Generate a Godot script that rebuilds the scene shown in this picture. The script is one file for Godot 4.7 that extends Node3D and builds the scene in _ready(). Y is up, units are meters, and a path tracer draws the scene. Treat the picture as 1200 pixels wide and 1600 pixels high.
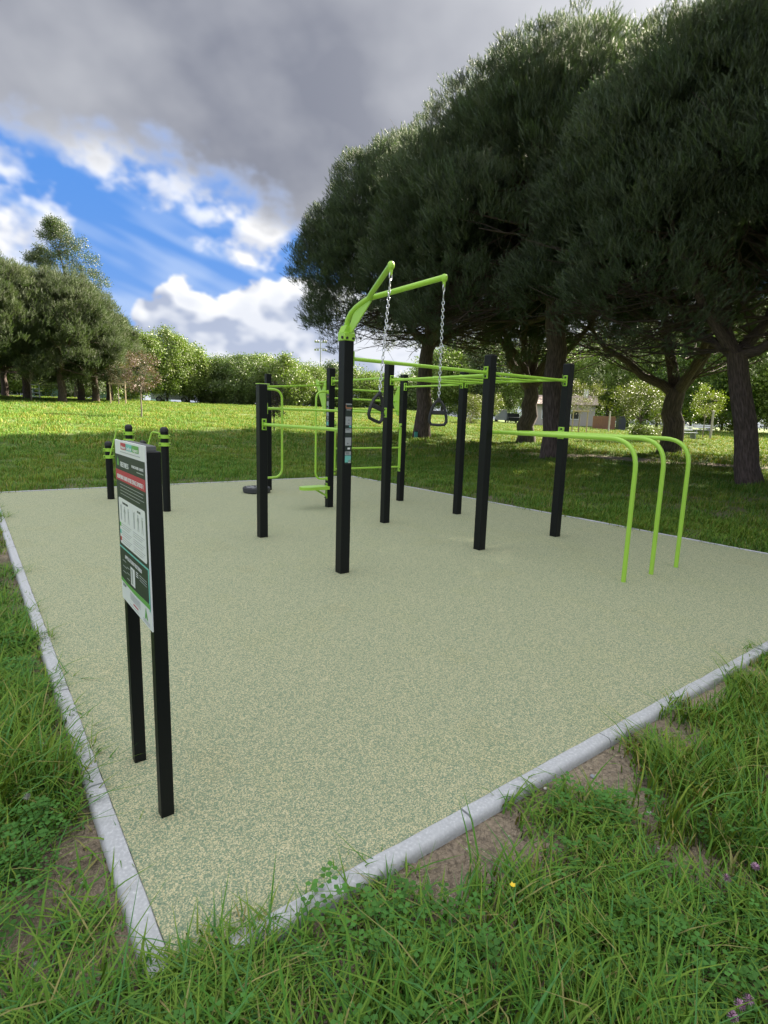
extends Node3D

# ---------------------------------------------------------------- constants
const YAW := 0.6463                                   # the court is turned this much from the camera's axes
const CORNER := Vector3(-0.57, 0.0, -1.37)            # the court's near corner
const CU := Vector3(0.798, 0.0, -0.602)               # along the short side
const CV := Vector3(-0.602, 0.0, -0.798)              # along the long side
const CW := 7.77
const CL := 10.86
const SUN_AZ := 48.0
const SUN_EL := 36.0
const EXPOSURE := 4.6

var taken := {}
var M := {}
var sun_dir := Vector3.ZERO
var n_ground := FastNoiseLite.new()
var n_soil := FastNoiseLite.new()
var n_sky := FastNoiseLite.new()
var n_lump := FastNoiseLite.new()
var clump := {}


# ---------------------------------------------------------------- mesh builder
class MB:
	var v := PackedVector3Array()
	var n := PackedVector3Array()
	var t := PackedVector2Array()
	var c := PackedColorArray()
	var col := Color.WHITE
	var use_col := false

	func tri(a: Vector3, b: Vector3, d: Vector3, na: Vector3, nb: Vector3, nd: Vector3, ta := Vector2.ZERO, tb := Vector2.ZERO, td := Vector2.ZERO) -> void:
		if (b - a).cross(d - a).dot(na + nb + nd) > 0.0:
			var q := b; b = d; d = q
			q = nb; nb = nd; nd = q
			var w := tb; tb = td; td = w
		v.append(a); v.append(b); v.append(d)
		n.append(na); n.append(nb); n.append(nd)
		t.append(ta); t.append(tb); t.append(td)
		if use_col:
			c.append(col); c.append(col); c.append(col)

	func flat(a: Vector3, b: Vector3, d: Vector3, out: Vector3) -> void:
		var k := (b - a).cross(d - a).normalized()
		if k.dot(out) < 0.0:
			k = -k
		tri(a, b, d, k, k, k)

	func quad(a: Vector3, b: Vector3, d: Vector3, e: Vector3, out: Vector3) -> void:
		flat(a, b, d, out)
		flat(a, d, e, out)

	# a box with chamfered edges
	func box(m: Vector3, s: Vector3, ch := 0.003, b := Basis.IDENTITY) -> void:
		var h := s / 2.0
		var p := func(sx, sy, sz, ax) -> Vector3:
			var q := Vector3(sx * (h.x - (0.0 if ax == 0 else ch)), sy * (h.y - (0.0 if ax == 1 else ch)), sz * (h.z - (0.0 if ax == 2 else ch)))
			return m + b * q
		for s0 in [-1, 1]:
			quad(p.call(s0, -1, -1, 0), p.call(s0, 1, -1, 0), p.call(s0, 1, 1, 0), p.call(s0, -1, 1, 0), b * Vector3(s0, 0, 0))
			quad(p.call(-1, s0, -1, 1), p.call(1, s0, -1, 1), p.call(1, s0, 1, 1), p.call(-1, s0, 1, 1), b * Vector3(0, s0, 0))
			quad(p.call(-1, -1, s0, 2), p.call(1, -1, s0, 2), p.call(1, 1, s0, 2), p.call(-1, 1, s0, 2), b * Vector3(0, 0, s0))
			for s1 in [-1, 1]:
				quad(p.call(s0, s1, -1, 0), p.call(s0, s1, 1, 0), p.call(s0, s1, 1, 1), p.call(s0, s1, -1, 1), b * Vector3(s0, s1, 0))
				quad(p.call(s0, -1, s1, 0), p.call(s0, 1, s1, 0), p.call(s0, 1, s1, 2), p.call(s0, -1, s1, 2), b * Vector3(s0, 0, s1))
				quad(p.call(-1, s0, s1, 1), p.call(1, s0, s1, 1), p.call(1, s0, s1, 2), p.call(-1, s0, s1, 2), b * Vector3(0, s0, s1))
				for s2 in [-1, 1]:
					flat(p.call(s0, s1, s2, 0), p.call(s0, s1, s2, 1), p.call(s0, s1, s2, 2), b * Vector3(s0, s1, s2))

	# a smooth tube along a path
	func tube(path: Array, radii: Array, sides := 10, caps := true, vscale := 1.0) -> void:
		var k := path.size()
		if k < 2:
			return
		var dir: Vector3 = (path[1] - path[0]).normalized()
		var side := dir.cross(Vector3.UP if absf(dir.y) < 0.9 else Vector3.RIGHT).normalized()
		var rings := []
		var along := 0.0
		for i in k:
			var d2: Vector3 = dir
			if i < k - 1:
				d2 = (path[i + 1] - path[i]).normalized()
			var m: Vector3 = (dir + d2).normalized() if i > 0 else d2
			side = (side - m * side.dot(m)).normalized()
			var up := m.cross(side)
			if i > 0:
				along += (path[i] - path[i - 1]).length()
			var ring := []
			var r: float = radii[mini(i, radii.size() - 1)]
			for j in sides + 1:
				var a := TAU * j / sides
				var o := side * cos(a) + up * sin(a)
				ring.append([path[i] + o * r, o, Vector2(float(j) / sides, along * vscale)])
			rings.append(ring)
			dir = d2
		for i in k - 1:
			for j in sides:
				var a0 = rings[i][j]; var a1 = rings[i][j + 1]; var b0 = rings[i + 1][j]; var b1 = rings[i + 1][j + 1]
				tri(a0[0], a1[0], b1[0], a0[1], a1[1], b1[1], a0[2], a1[2], b1[2])
				tri(a0[0], b1[0], b0[0], a0[1], b1[1], b0[1], a0[2], b1[2], b0[2])
		if caps:
			for e in [0, k - 1]:
				var o: Vector3 = (path[0] - path[1]).normalized() if e == 0 else (path[k - 1] - path[k - 2]).normalized()
				for j in sides:
					tri(path[e], rings[e][j][0], rings[e][j + 1][0], o, o, o)

	# a shape turned about the y axis: profile of (radius, height)
	func lathe(m: Vector3, prof: Array, sides := 20, smooth := true) -> void:
		for i in prof.size() - 1:
			var p: Vector2 = prof[i]
			var q: Vector2 = prof[i + 1]
			var nn := Vector2(q.y - p.y, p.x - q.x).normalized()
			for j in sides:
				var a := TAU * j / sides
				var b := TAU * (j + 1) / sides
				var ca := Vector3(cos(a), 0, sin(a)); var cb := Vector3(cos(b), 0, sin(b))
				var na := ca * nn.x + Vector3.UP * nn.y; var nb := cb * nn.x + Vector3.UP * nn.y
				tri(m + ca * p.x + Vector3.UP * p.y, m + cb * p.x + Vector3.UP * p.y, m + cb * q.x + Vector3.UP * q.y, na, nb, nb)
				tri(m + ca * p.x + Vector3.UP * p.y, m + cb * q.x + Vector3.UP * q.y, m + ca * q.x + Vector3.UP * q.y, na, nb, na)

	# polygon (x, y) pushed along z
	func prism(pts: Array, z0: float, z1: float, b := Basis.IDENTITY, o := Vector3.ZERO) -> void:
		var k := pts.size()
		var mid := Vector2.ZERO
		for p in pts:
			mid += p / k
		var poly := PackedVector2Array(pts)
		var idx := Geometry2D.triangulate_polygon(poly)
		for i in k:
			var p: Vector2 = pts[i]
			var q: Vector2 = pts[(i + 1) % k]
			var e := q - p
			var nn := Vector2(e.y, -e.x)
			var probe := (p + q) / 2 + nn.normalized() * 0.0005
			if Geometry2D.is_point_in_polygon(probe, poly):
				nn = -nn
			quad(o + b * Vector3(p.x, p.y, z0), o + b * Vector3(q.x, q.y, z0), o + b * Vector3(q.x, q.y, z1), o + b * Vector3(p.x, p.y, z1), b * Vector3(nn.x, nn.y, 0))
		for i in range(0, idx.size(), 3):
			for z in [z0, z1]:
				var s := -1.0 if (z == z0) == (z0 < z1) else 1.0
				flat(o + b * Vector3(pts[idx[i]].x, pts[idx[i]].y, z), o + b * Vector3(pts[idx[i + 1]].x, pts[idx[i + 1]].y, z), o + b * Vector3(pts[idx[i + 2]].x, pts[idx[i + 2]].y, z), b * Vector3(0, 0, s))

	func mesh() -> ArrayMesh:
		var arr := []
		arr.resize(Mesh.ARRAY_MAX)
		arr[Mesh.ARRAY_VERTEX] = v
		arr[Mesh.ARRAY_NORMAL] = n
		arr[Mesh.ARRAY_TEX_UV] = t
		if use_col:
			arr[Mesh.ARRAY_COLOR] = c
		var m := ArrayMesh.new()
		m.add_surface_from_arrays(Mesh.PRIMITIVE_TRIANGLES, arr)
		return m


# ---------------------------------------------------------------- scene helpers
func numbered(called: String) -> String:
	taken[called] = taken.get(called, -1) + 1
	return called if taken[called] == 0 else "%s_%03d" % [called, taken[called]]

func thing(called: String, label: String, category: String, at := Vector3.ZERO, turn := 0.0, group := "") -> Node3D:
	var o := Node3D.new()
	o.name = numbered(called)
	add_child(o)
	o.position = at
	o.rotation.y = turn
	o.set_meta("label", label)
	o.set_meta("category", category)
	if group:
		o.set_meta("group", group)
	return o

func part(called: String, m, mat: Material, parent: Node3D) -> MeshInstance3D:
	var o := MeshInstance3D.new()
	o.name = called
	o.mesh = m.mesh() if m is MB else m
	o.material_override = mat
	parent.add_child(o, true)
	return o

func struct(called: String, label: String) -> Node3D:
	var o := Node3D.new()
	o.name = numbered(called)
	add_child(o)
	o.set_meta("kind", "structure")
	o.set_meta("label", label)
	return o

func court(a: float, b: float, h := 0.0) -> Vector3:
	return CORNER + CU * a + CV * b + Vector3.UP * h

func mix(a: float, b: float, t: float) -> float:
	return a + (b - a) * t

func smooth(a: float, b: float, x: float) -> float:
	var t := clampf((x - a) / (b - a), 0.0, 1.0)
	return t * t * (3.0 - 2.0 * t)

func lin(r: float, g: float, b: float) -> Color:
	return Color(r, g, b).linear_to_srgb()

func plain(r: float, g: float, b: float, rough := 0.7, metal := 0.0) -> StandardMaterial3D:
	var m := StandardMaterial3D.new()
	m.albedo_color = lin(r, g, b)
	m.roughness = rough
	m.metallic = metal
	return m

func noise_tex(freq: float, size := 512, sd := 1, octaves := 4, kind := FastNoiseLite.TYPE_SIMPLEX_SMOOTH, stops = null) -> NoiseTexture2D:
	var t := NoiseTexture2D.new()
	var n := FastNoiseLite.new()
	n.noise_type = kind
	n.frequency = freq
	n.seed = sd
	n.fractal_octaves = octaves
	t.noise = n
	t.width = size
	t.height = size
	t.seamless = true
	if stops:
		var g := Gradient.new()
		g.offsets = PackedFloat32Array(stops[0])
		g.colors = PackedColorArray(stops[1])
		t.color_ramp = g
	return t

# height of the land at a point
func court_distance(x: float, z: float) -> float:
	var d := Vector3(x, 0, z) - CORNER
	var a := d.dot(CU); var b := d.dot(CV)
	var dx := maxf(maxf(-a, a - CW), 0.0); var dz := maxf(maxf(-b, b - CL), 0.0)
	return Vector2(dx, dz).length()

func land(x: float, z: float, bumps := true) -> float:
	var dc := court_distance(x, z)
	if dc <= 0.04:
		return -0.09
	var s := maxf(0.0, dc - 2.5)
	var az := rad_to_deg(atan2(x, -z))
	var t := smooth(-1.0, 15.0, az) if absf(az) < 90.0 else 1.0
	if az < -60.0 and az > -150.0:
		t = smooth(-60.0, -110.0, az)
	var q := 0.054 * s
	var left := 2.75 * pow(1.0 - exp(-pow(q / 2.0, 1.5)), 0.72)
	var right := 1.0 - exp(-0.055 * s)
	var h := mix(left, right, t)
	h += -0.03 * (1.0 - smooth(0.1, 1.2, dc))
	if bumps:
		var k := smooth(0.05, 0.5, dc)
		h += n_ground.get_noise_2d(x * 1.6, z * 1.6) * 0.022 * k + n_ground.get_noise_2d(x * 7.0 + 31.0, z * 7.0) * 0.010 * k
		h += n_ground.get_noise_2d(x * 0.22, z * 0.22) * 0.10 * smooth(4.0, 14.0, dc)
	return h

# how bare the soil is (0 grass, 1 soil)
func bare(x: float, z: float) -> float:
	var p := Vector3(x, 0, z) - CORNER
	var a := p.dot(CU); var b := p.dot(CV)
	var dc := court_distance(x, z)
	var r := Vector2(x, z).length()
	var k := 0.0
	if r < 12.0:
		# the strip of bare earth left by the kerb works
		var w := n_soil.get_noise_2d(x * 2.2, z * 2.2) + 0.45 * n_soil.get_noise_2d(x * 7.0, z * 7.0)
		if b < 0.0:
			k = smooth(0.0, 0.25, w + 0.42 - dc * 0.80 - 0.06 * absf(a - 1.8))
			if a < 0.6:
				k *= smooth(0.25, 0.6, a)
		elif a < 0.0:
			k = smooth(0.0, 0.25, w + 0.03 - dc * 0.9 - 0.02 * b)
	# a trodden path under the pines
	var q := Vector2(x - 10.5, z + 18.0)
	var along := q.dot(Vector2(0.80, 0.60))
	var across := absf(q.dot(Vector2(-0.60, 0.80)) + 0.9 * n_soil.get_noise_2d(x * 0.35, z * 0.35))
	if absf(along) < 9.0:
		k = maxf(k, smooth(0.75, 0.2, across + 0.5 * n_soil.get_noise_2d(x * 3.0, z * 3.0)) * 0.9 * smooth(9.0, 5.0, absf(along)))
	return clampf(k, 0.0, 1.0)


# ---------------------------------------------------------------- sky
func curve(pts: Array, x: float) -> float:
	if x <= pts[0][0]:
		return pts[0][1]
	for i in pts.size() - 1:
		if x <= pts[i + 1][0]:
			var t := smooth(pts[i][0], pts[i + 1][0], x)
			return mix(pts[i][1], pts[i + 1][1], t)
	return pts[pts.size() - 1][1]

var DECK := [[-180, 15], [-120, 26], [-75, 18], [-45, 23], [-33, 21.6], [-27, 21.6], [-21, 20.6], [-16, 18.8], [-11, 17.0], [-5, 13], [10, 11], [30, 13], [60, 18], [100, 24], [150, 17], [180, 15]]
var BANK := [[-180, 12], [-120, 9], [-80, 12], [-40, 6.0], [-31, 5.0], [-25.5, 6.5], [-22, 10.6], [-19.5, 11.4], [-16.5, 10.8], [-13.5, 12.6], [-10, 13.0], [-4, 12], [30, 11], [70, 8], [110, 12], [180, 12]]
var PUFFS := [[-25.6, 20.3, 3.6, 1.9, 1.0], [-21.2, 18.9, 3.2, 1.1, 0.8], [-33.5, 13.2, 3.9, 3.3, 1.1], [-34.5, 18.5, 3.5, 1.6, 0.8], [-17.5, 17.0, 1.8, 1.0, 0.8], [-13.0, 15.4, 3.6, 2.6, 1.1], [-60, 20, 9, 4, 1.0], [-90, 14, 12, 3, 1.0], [120, 18, 14, 4, 1.0], [160, 30, 15, 6, 1.0], [-150, 35, 14, 7, 1.0]]

func fbm(p: Vector3) -> float:
	return n_sky.get_noise_3dv(p)

func sky_color(az: float, el: float) -> Color:
	var ca := deg_to_rad(az); var ce := deg_to_rad(el)
	var d := Vector3(sin(ca) * cos(ce), sin(ce), -cos(ca) * cos(ce))
	var q := Vector3(d.x, d.y * 1.5, d.z)
	var w1 := fbm(q * 2.4) * 1.6
	var w2 := fbm(q * 6.0 + Vector3(9, 3, 1)) * 1.6
	var w3 := fbm(q * 15.0 + Vector3(-4, 8, 2)) * 1.6
	var w4 := fbm(q * 38.0 + Vector3(6, -8, 12)) * 1.6
	var ang := rad_to_deg(acos(clampf(d.dot(sun_dir), -1.0, 1.0)))
	var up := clampf(el / 90.0, 0.0, 1.0)
	# clear air
	var air := Color(0.085, 0.27, 0.72).lerp(Color(0.06, 0.20, 0.58), smooth(0.2, 0.8, up))
	air = air.lerp(Color(0.50, 0.66, 0.90), pow(1.0 - up, 13.0) * 0.9)
	# thin high streaks
	var streak := smooth(-0.15, 0.75, 1.5 * fbm(Vector3(d.x * 4.0 + d.y * 9.0, d.y * 15.0 + d.x * 6.0, d.z * 4.0) + Vector3(2, 0, 5)) + 0.35 * w2)
	air = air.lerp(Color(0.66, 0.77, 0.93), streak * 0.42 * smooth(24.0, 10.0, el))
	var c := air
	# heaps of cloud, brighter on the side of the sun
	var tilt := (sun_dir - d * sun_dir.dot(d)).normalized() * 0.030 + Vector3.UP * 0.030
	var s2 := fbm((q + tilt) * 6.0 + Vector3(9, 3, 1)) * 1.6
	var s3 := fbm((q + tilt * 0.5) * 15.0 + Vector3(-4, 8, 2)) * 1.6
	var lit := clampf(0.60 + 1.25 * (w2 - s2) + 0.60 * (w3 - s3) + 0.07 * w4, 0.0, 1.0)
	var heap := Color(0.40, 0.45, 0.58).lerp(Color(0.96, 0.96, 0.96), lit)
	# low bank
	var top := curve(BANK, az)
	var over := top - el + 1.7 * w2 + 1.1 * w3 + 0.45 * w4
	var bank := smooth(-0.25, 0.65, over)
	var bank_c := heap.lerp(Color(0.46, 0.52, 0.66), smooth(0.3, 4.5, over) * 0.42)
	bank_c = bank_c.lerp(Color(0.70, 0.75, 0.84), smooth(6.5, 0.0, el) * 0.5)
	c = c.lerp(bank_c, bank * 0.97)
	# single puffs
	for p in PUFFS:
		var da: float = az - p[0]
		if absf(da) > p[2] * 2.5:
			continue
		var r := 1.0 - Vector2(da / p[2], (el - p[1]) / p[3]).length() + 0.55 * w3 + 0.55 * w2 + 0.30 * w4
		c = c.lerp(heap.lerp(Color(0.92, 0.93, 0.96), 0.5), smooth(-0.35, 1.0, r) * 0.94 * p[4])
	# the grey deck above
	var base := curve(DECK, az)
	var high := el - base + 1.6 * w1 + 1.5 * w2 + 0.9 * w3 + 0.4 * w4
	var gap := smooth(0.28, 0.60, fbm(q * 1.5 + Vector3(20, 1, 7)) * 1.4 + 0.25 * w2) * smooth(36.0, 48.0, el)
	var deck := smooth(-1.5, 2.6, high) * (1.0 - 0.85 * gap)
	var dark := Color(0.205, 0.222, 0.280).lerp(Color(0.43, 0.445, 0.49), clampf(0.34 + 0.45 * w1 + 0.20 * w2 + 0.10 * w3, 0.0, 1.0))
	dark = dark.lerp(Color(0.72, 0.73, 0.76), smooth(2.6, -0.4, high) * 0.75)
	dark = dark.lerp(Color(0.50, 0.52, 0.57), smooth(-8.0, 14.0, az) * smooth(60.0, 30.0, az) * 0.45)
	# thinner, whiter cloud overhead and behind
	dark = dark.lerp(Color(1.72, 1.74, 1.78), smooth(36.0, 60.0, el) * 0.9)
	dark = dark.lerp(Color(1.40, 1.42, 1.46), smooth(58.0, 105.0, absf(az)) * 0.75)
	c = c.lerp(dark, deck)
	# light that the cloud spreads round the sun
	var glow := exp(-pow(ang / 9.0, 2.0)) * 3.0 + exp(-ang / 11.0) * 2.4
	c += Color(1.0, 0.97, 0.91) * glow * (0.35 + 0.65 * maxf(deck, bank))
	c.a = 1.0
	return c

func make_sky() -> ImageTexture:
	n_sky.noise_type = FastNoiseLite.TYPE_SIMPLEX_SMOOTH
	n_sky.frequency = 0.9
	n_sky.fractal_octaves = 3
	n_sky.fractal_gain = 0.55
	n_sky.seed = 11
	var w := 3072; var h := 1536
	var k := 6
	var rough := Image.create(w / k, h / k, false, Image.FORMAT_RGBF)
	for y in h / k:
		var el := 90.0 - 180.0 * (y + 0.5) / (h / k)
		if el < -4.0:
			rough.fill_rect(Rect2i(0, y, w / k, 1), Color(0.16, 0.19, 0.11))
			continue
		for x in w / k:
			rough.set_pixel(x, y, sky_color(fposmod(360.0 * (x + 0.5) / (w / k) + 180.0, 360.0) - 180.0, el))
	rough.resize(w, h, Image.INTERPOLATE_BILINEAR)
	# the same sky, drawn finer over the park
	for y in range(int(h * 50.0 / 180.0), int(h * 90.5 / 180.0)):
		var el := 90.0 - 180.0 * (y + 0.5) / h
		for x in range(int(w * -42.0 / 360.0), int(w * 20.0 / 360.0)):
			rough.set_pixel(posmod(x, w), y, sky_color(360.0 * (x + 0.5) / w, el))
	return ImageTexture.create_from_image(rough)


# ---------------------------------------------------------------- materials
func granules() -> Image:
	var rng := RandomNumberGenerator.new()
	rng.seed = 77
	var s := 1024
	var im := Image.create(s, s, false, Image.FORMAT_RGBA8)
	im.fill(lin(0.22, 0.26, 0.16))
	var tones := [lin(0.55, 0.49, 0.275), lin(0.50, 0.46, 0.275), lin(0.40, 0.39, 0.225), lin(0.205, 0.275, 0.165), lin(0.165, 0.235, 0.145), lin(0.125, 0.195, 0.125), lin(0.29, 0.33, 0.20), lin(0.58, 0.53, 0.33)]
	for i in 150000:
		var c: Color = tones[rng.randi() % tones.size()]
		var x := rng.randi_range(-3, s); var y := rng.randi_range(-3, s)
		var a := rng.randi_range(2, 4); var b := rng.randi_range(2, 4)
		if rng.randf() < 0.3:
			if rng.randf() < 0.5:
				a += 2
			else:
				b += 2
		im.fill_rect(Rect2i(x, y, a, b), c)
	return im

func make_materials() -> void:
	M.black = plain(0.0060, 0.0072, 0.0074, 0.45)
	M.black.metallic_specular = 0.34
	M.black.heightmap_enabled = true
	M.black.heightmap_texture = noise_tex(0.12, 256, 5, 2)
	M.black.heightmap_scale = 0.02
	M.black.uv1_triplanar = true
	M.black.uv1_scale = Vector3(4, 4, 4)
	M.lime = plain(0.36, 0.64, 0.060, 0.38)
	M.lime.clearcoat_enabled = true
	M.lime.clearcoat = 0.25
	M.lime.clearcoat_roughness = 0.3
	M.bolt = plain(0.02, 0.02, 0.02, 0.5)
	M.steel = plain(0.62, 0.63, 0.64, 0.34, 1.0)
	M.zinc = plain(0.30, 0.31, 0.31, 0.6, 0.3)
	M.grip = plain(0.016, 0.017, 0.018, 0.6)
	M.tread = plain(0.045, 0.047, 0.05, 0.75)
	M.white_print = plain(0.72, 0.74, 0.74, 0.6)
	M.dark_print = plain(0.018, 0.030, 0.024, 0.6)
	M.red_print = plain(0.46, 0.035, 0.060, 0.6)
	M.teal_print = plain(0.16, 0.50, 0.44, 0.6)
	M.green_print = plain(0.13, 0.38, 0.08, 0.6)
	M.grey_print = plain(0.33, 0.35, 0.36, 0.4)
	M.orange_print = plain(0.50, 0.22, 0.12, 0.4)
	M.steel_plate = plain(0.34, 0.35, 0.35, 0.5, 0.6)
	M.worn_grey = plain(0.13, 0.135, 0.13, 0.8)
	# rubber granules
	var g := granules()
	var gt := ImageTexture.create_from_image(g)
	var rub := StandardMaterial3D.new()
	rub.albedo_texture = gt
	rub.roughness = 0.85
	rub.uv1_triplanar = true
	rub.uv1_world_triplanar = true
	rub.uv1_scale = Vector3(0.74, 0.74, 0.74)
	rub.heightmap_enabled = true
	rub.heightmap_texture = gt
	rub.heightmap_scale = 0.10
	rub.vertex_color_use_as_albedo = true
	M.rubber = rub
	# concrete kerb
	var con := StandardMaterial3D.new()
	con.albedo_texture = noise_tex(0.045, 512, 3, 5, FastNoiseLite.TYPE_SIMPLEX_SMOOTH, [[0.0, 0.35, 0.55, 0.66, 0.74, 1.0], [lin(0.40, 0.41, 0.42), lin(0.44, 0.45, 0.46), lin(0.47, 0.48, 0.49), lin(0.49, 0.50, 0.51), lin(0.53, 0.54, 0.55), lin(0.66, 0.66, 0.66)]])
	con.roughness = 0.9
	con.uv1_triplanar = true
	con.uv1_world_triplanar = true
	con.uv1_scale = Vector3(2.3, 2.3, 2.3)
	con.heightmap_enabled = true
	con.heightmap_texture = noise_tex(0.09, 512, 8, 3)
	con.heightmap_scale = 0.12
	M.concrete = con
	# earth and turf
	var soil := StandardMaterial3D.new()
	soil.vertex_color_use_as_albedo = true
	soil.albedo_texture = noise_tex(0.03, 512, 21, 5, FastNoiseLite.TYPE_SIMPLEX_SMOOTH, [[0.0, 0.4, 0.6, 1.0], [lin(0.45, 0.45, 0.45), lin(0.75, 0.74, 0.73), lin(0.95, 0.94, 0.92), lin(1.0, 1.0, 1.0)]])
	soil.roughness = 0.95
	soil.uv1_triplanar = true
	soil.uv1_world_triplanar = true
	soil.uv1_scale = Vector3(1.7, 1.7, 1.7)
	soil.heightmap_enabled = true
	soil.heightmap_texture = noise_tex(0.035, 512, 22, 5)
	soil.heightmap_scale = 3.0
	M.soil = soil
	# grass blades
	var gr := StandardMaterial3D.new()
	gr.vertex_color_use_as_albedo = true
	gr.roughness = 0.7
	gr.metallic_specular = 0.25
	gr.backlight_enabled = true
	gr.backlight = Color(0.66, 0.60, 0.22)
	M.grass = gr
	# needles and leaves
	var nd := StandardMaterial3D.new()
	nd.vertex_color_use_as_albedo = true
	nd.roughness = 0.55
	nd.backlight_enabled = true
	nd.backlight = Color(0.74, 0.84, 0.50)
	M.needle = nd
	var lf := StandardMaterial3D.new()
	lf.vertex_color_use_as_albedo = true
	lf.roughness = 0.5
	lf.backlight_enabled = true
	lf.backlight = Color(0.60, 0.70, 0.22)
	M.leaf = lf
	# bark
	var bark_n := noise_tex(0.02, 512, 31, 3, FastNoiseLite.TYPE_CELLULAR, [[0.0, 0.35, 0.7, 1.0], [lin(0.035, 0.026, 0.022), lin(0.08, 0.058, 0.048), lin(0.13, 0.095, 0.080), lin(0.165, 0.130, 0.115)]])
	var bk := StandardMaterial3D.new()
	bk.albedo_texture = bark_n
	bk.roughness = 0.95
	bk.uv1_scale = Vector3(4, 0.7, 1)
	bk.heightmap_enabled = true
	bk.heightmap_texture = bark_n
	bk.heightmap_scale = 3.0
	M.bark = bk
	M.pale_bark = plain(0.24, 0.20, 0.16, 0.9)
	M.dark_bark = plain(0.075, 0.06, 0.05, 0.9)
	M.stake = plain(0.42, 0.33, 0.22, 0.85)
	M.stone = plain(0.50, 0.49, 0.46, 0.8)
	M.stone_grey = plain(0.27, 0.29, 0.31, 0.8)
	M.render_wall = plain(0.42, 0.38, 0.35, 0.9)
	M.roof_tile = plain(0.36, 0.28, 0.24, 0.9)
	M.fence_wood = plain(0.22, 0.11, 0.07, 0.85)
	M.white_paint = plain(0.72, 0.73, 0.74, 0.5)
	M.blue_paint = plain(0.34, 0.52, 0.58, 0.6)
	M.car_white = plain(0.70, 0.71, 0.72, 0.3)
	M.car_dark = plain(0.03, 0.035, 0.045, 0.3)
	M.glass = plain(0.02, 0.025, 0.03, 0.1)
	M.tyre = plain(0.02, 0.02, 0.02, 0.8)
	M.skin = plain(0.45, 0.28, 0.21, 0.6)
	M.cloth_white = plain(0.74, 0.74, 0.76, 0.9)
	M.hair = plain(0.05, 0.035, 0.025, 0.7)
	M.clover = plain(0.66, 0.38, 0.56, 0.8)
	M.clover_white = plain(0.70, 0.68, 0.62, 0.8)
	M.buttercup = plain(0.80, 0.58, 0.03, 0.5)
	M.stem = plain(0.08, 0.15, 0.04, 0.6)
	M.teal_plastic = plain(0.08, 0.34, 0.30, 0.5)


# ---------------------------------------------------------------- the land
func make_land() -> void:
	n_ground.seed = 4
	n_ground.frequency = 0.5
	n_ground.fractal_octaves = 3
	n_soil.seed = 9
	n_soil.frequency = 0.5
	n_soil.fractal_octaves = 3
	var rings := []
	var r := 0.0
	while r < 420.0:
		rings.append(r)
		r += maxf(0.07, r * 0.028)
	var spokes := 360
	var vs := PackedVector3Array(); var ns := PackedVector3Array(); var cs := PackedColorArray(); var ix := PackedInt32Array()
	for i in rings.size():
		for j in spokes:
			var a := TAU * j / spokes
			var x: float = rings[i] * sin(a); var z: float = -rings[i] * cos(a)
			vs.append(Vector3(x, land(x, z), z))
			var k := bare(x, z)
			var w := n_soil.get_noise_2d(x * 1.3 + 50.0, z * 1.3)
			var turf := Color(0.110, 0.190, 0.036).lerp(Color(0.165, 0.205, 0.055), clampf(0.4 + w, 0, 1))
			var earth := Color(0.400, 0.330, 0.242).lerp(Color(0.290, 0.232, 0.168), clampf(0.5 + w * 1.4, 0, 1))
			cs.append(turf.lerp(earth, smooth(0.15, 0.7, k)) if rings[i] > 14.0 else Color(0.19, 0.165, 0.105).lerp(earth, smooth(0.0, 0.5, k)))
	for i in rings.size():
		for j in spokes:
			var i0 := maxi(i - 1, 0); var i1 := mini(i + 1, rings.size() - 1)
			var p := vs[i1 * spokes + j] - vs[i0 * spokes + j]
			var q := vs[i * spokes + (j + 1) % spokes] - vs[i * spokes + (j + spokes - 1) % spokes]
			var nn := q.cross(p)
			nn = nn if nn.y > 0 else -nn
			ns.append(nn.normalized() if nn.length() > 1e-9 else Vector3.UP)
	for i in rings.size() - 1:
		for j in spokes:
			var a := i * spokes + j; var b := i * spokes + (j + 1) % spokes
			var c := a + spokes; var d := b + spokes
			for t in [[a, c, d], [a, d, b]]:
				var cr := (vs[t[1]] - vs[t[0]]).cross(vs[t[2]] - vs[t[0]])
				if cr.y > 0.0:
					ix.append_array(PackedInt32Array([t[0], t[2], t[1]]))
				else:
					ix.append_array(PackedInt32Array([t[0], t[1], t[2]]))
	var arr := []
	arr.resize(Mesh.ARRAY_MAX)
	arr[Mesh.ARRAY_VERTEX] = vs
	arr[Mesh.ARRAY_NORMAL] = ns
	arr[Mesh.ARRAY_COLOR] = cs
	arr[Mesh.ARRAY_INDEX] = ix
	var m := ArrayMesh.new()
	m.add_surface_from_arrays(Mesh.PRIMITIVE_TRIANGLES, arr)
	var o := part("ground", m, M.soil, self)
	o.set_meta("kind", "structure")
	o.set_meta("label", "grassy park ground with bare earth along the kerb")

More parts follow.
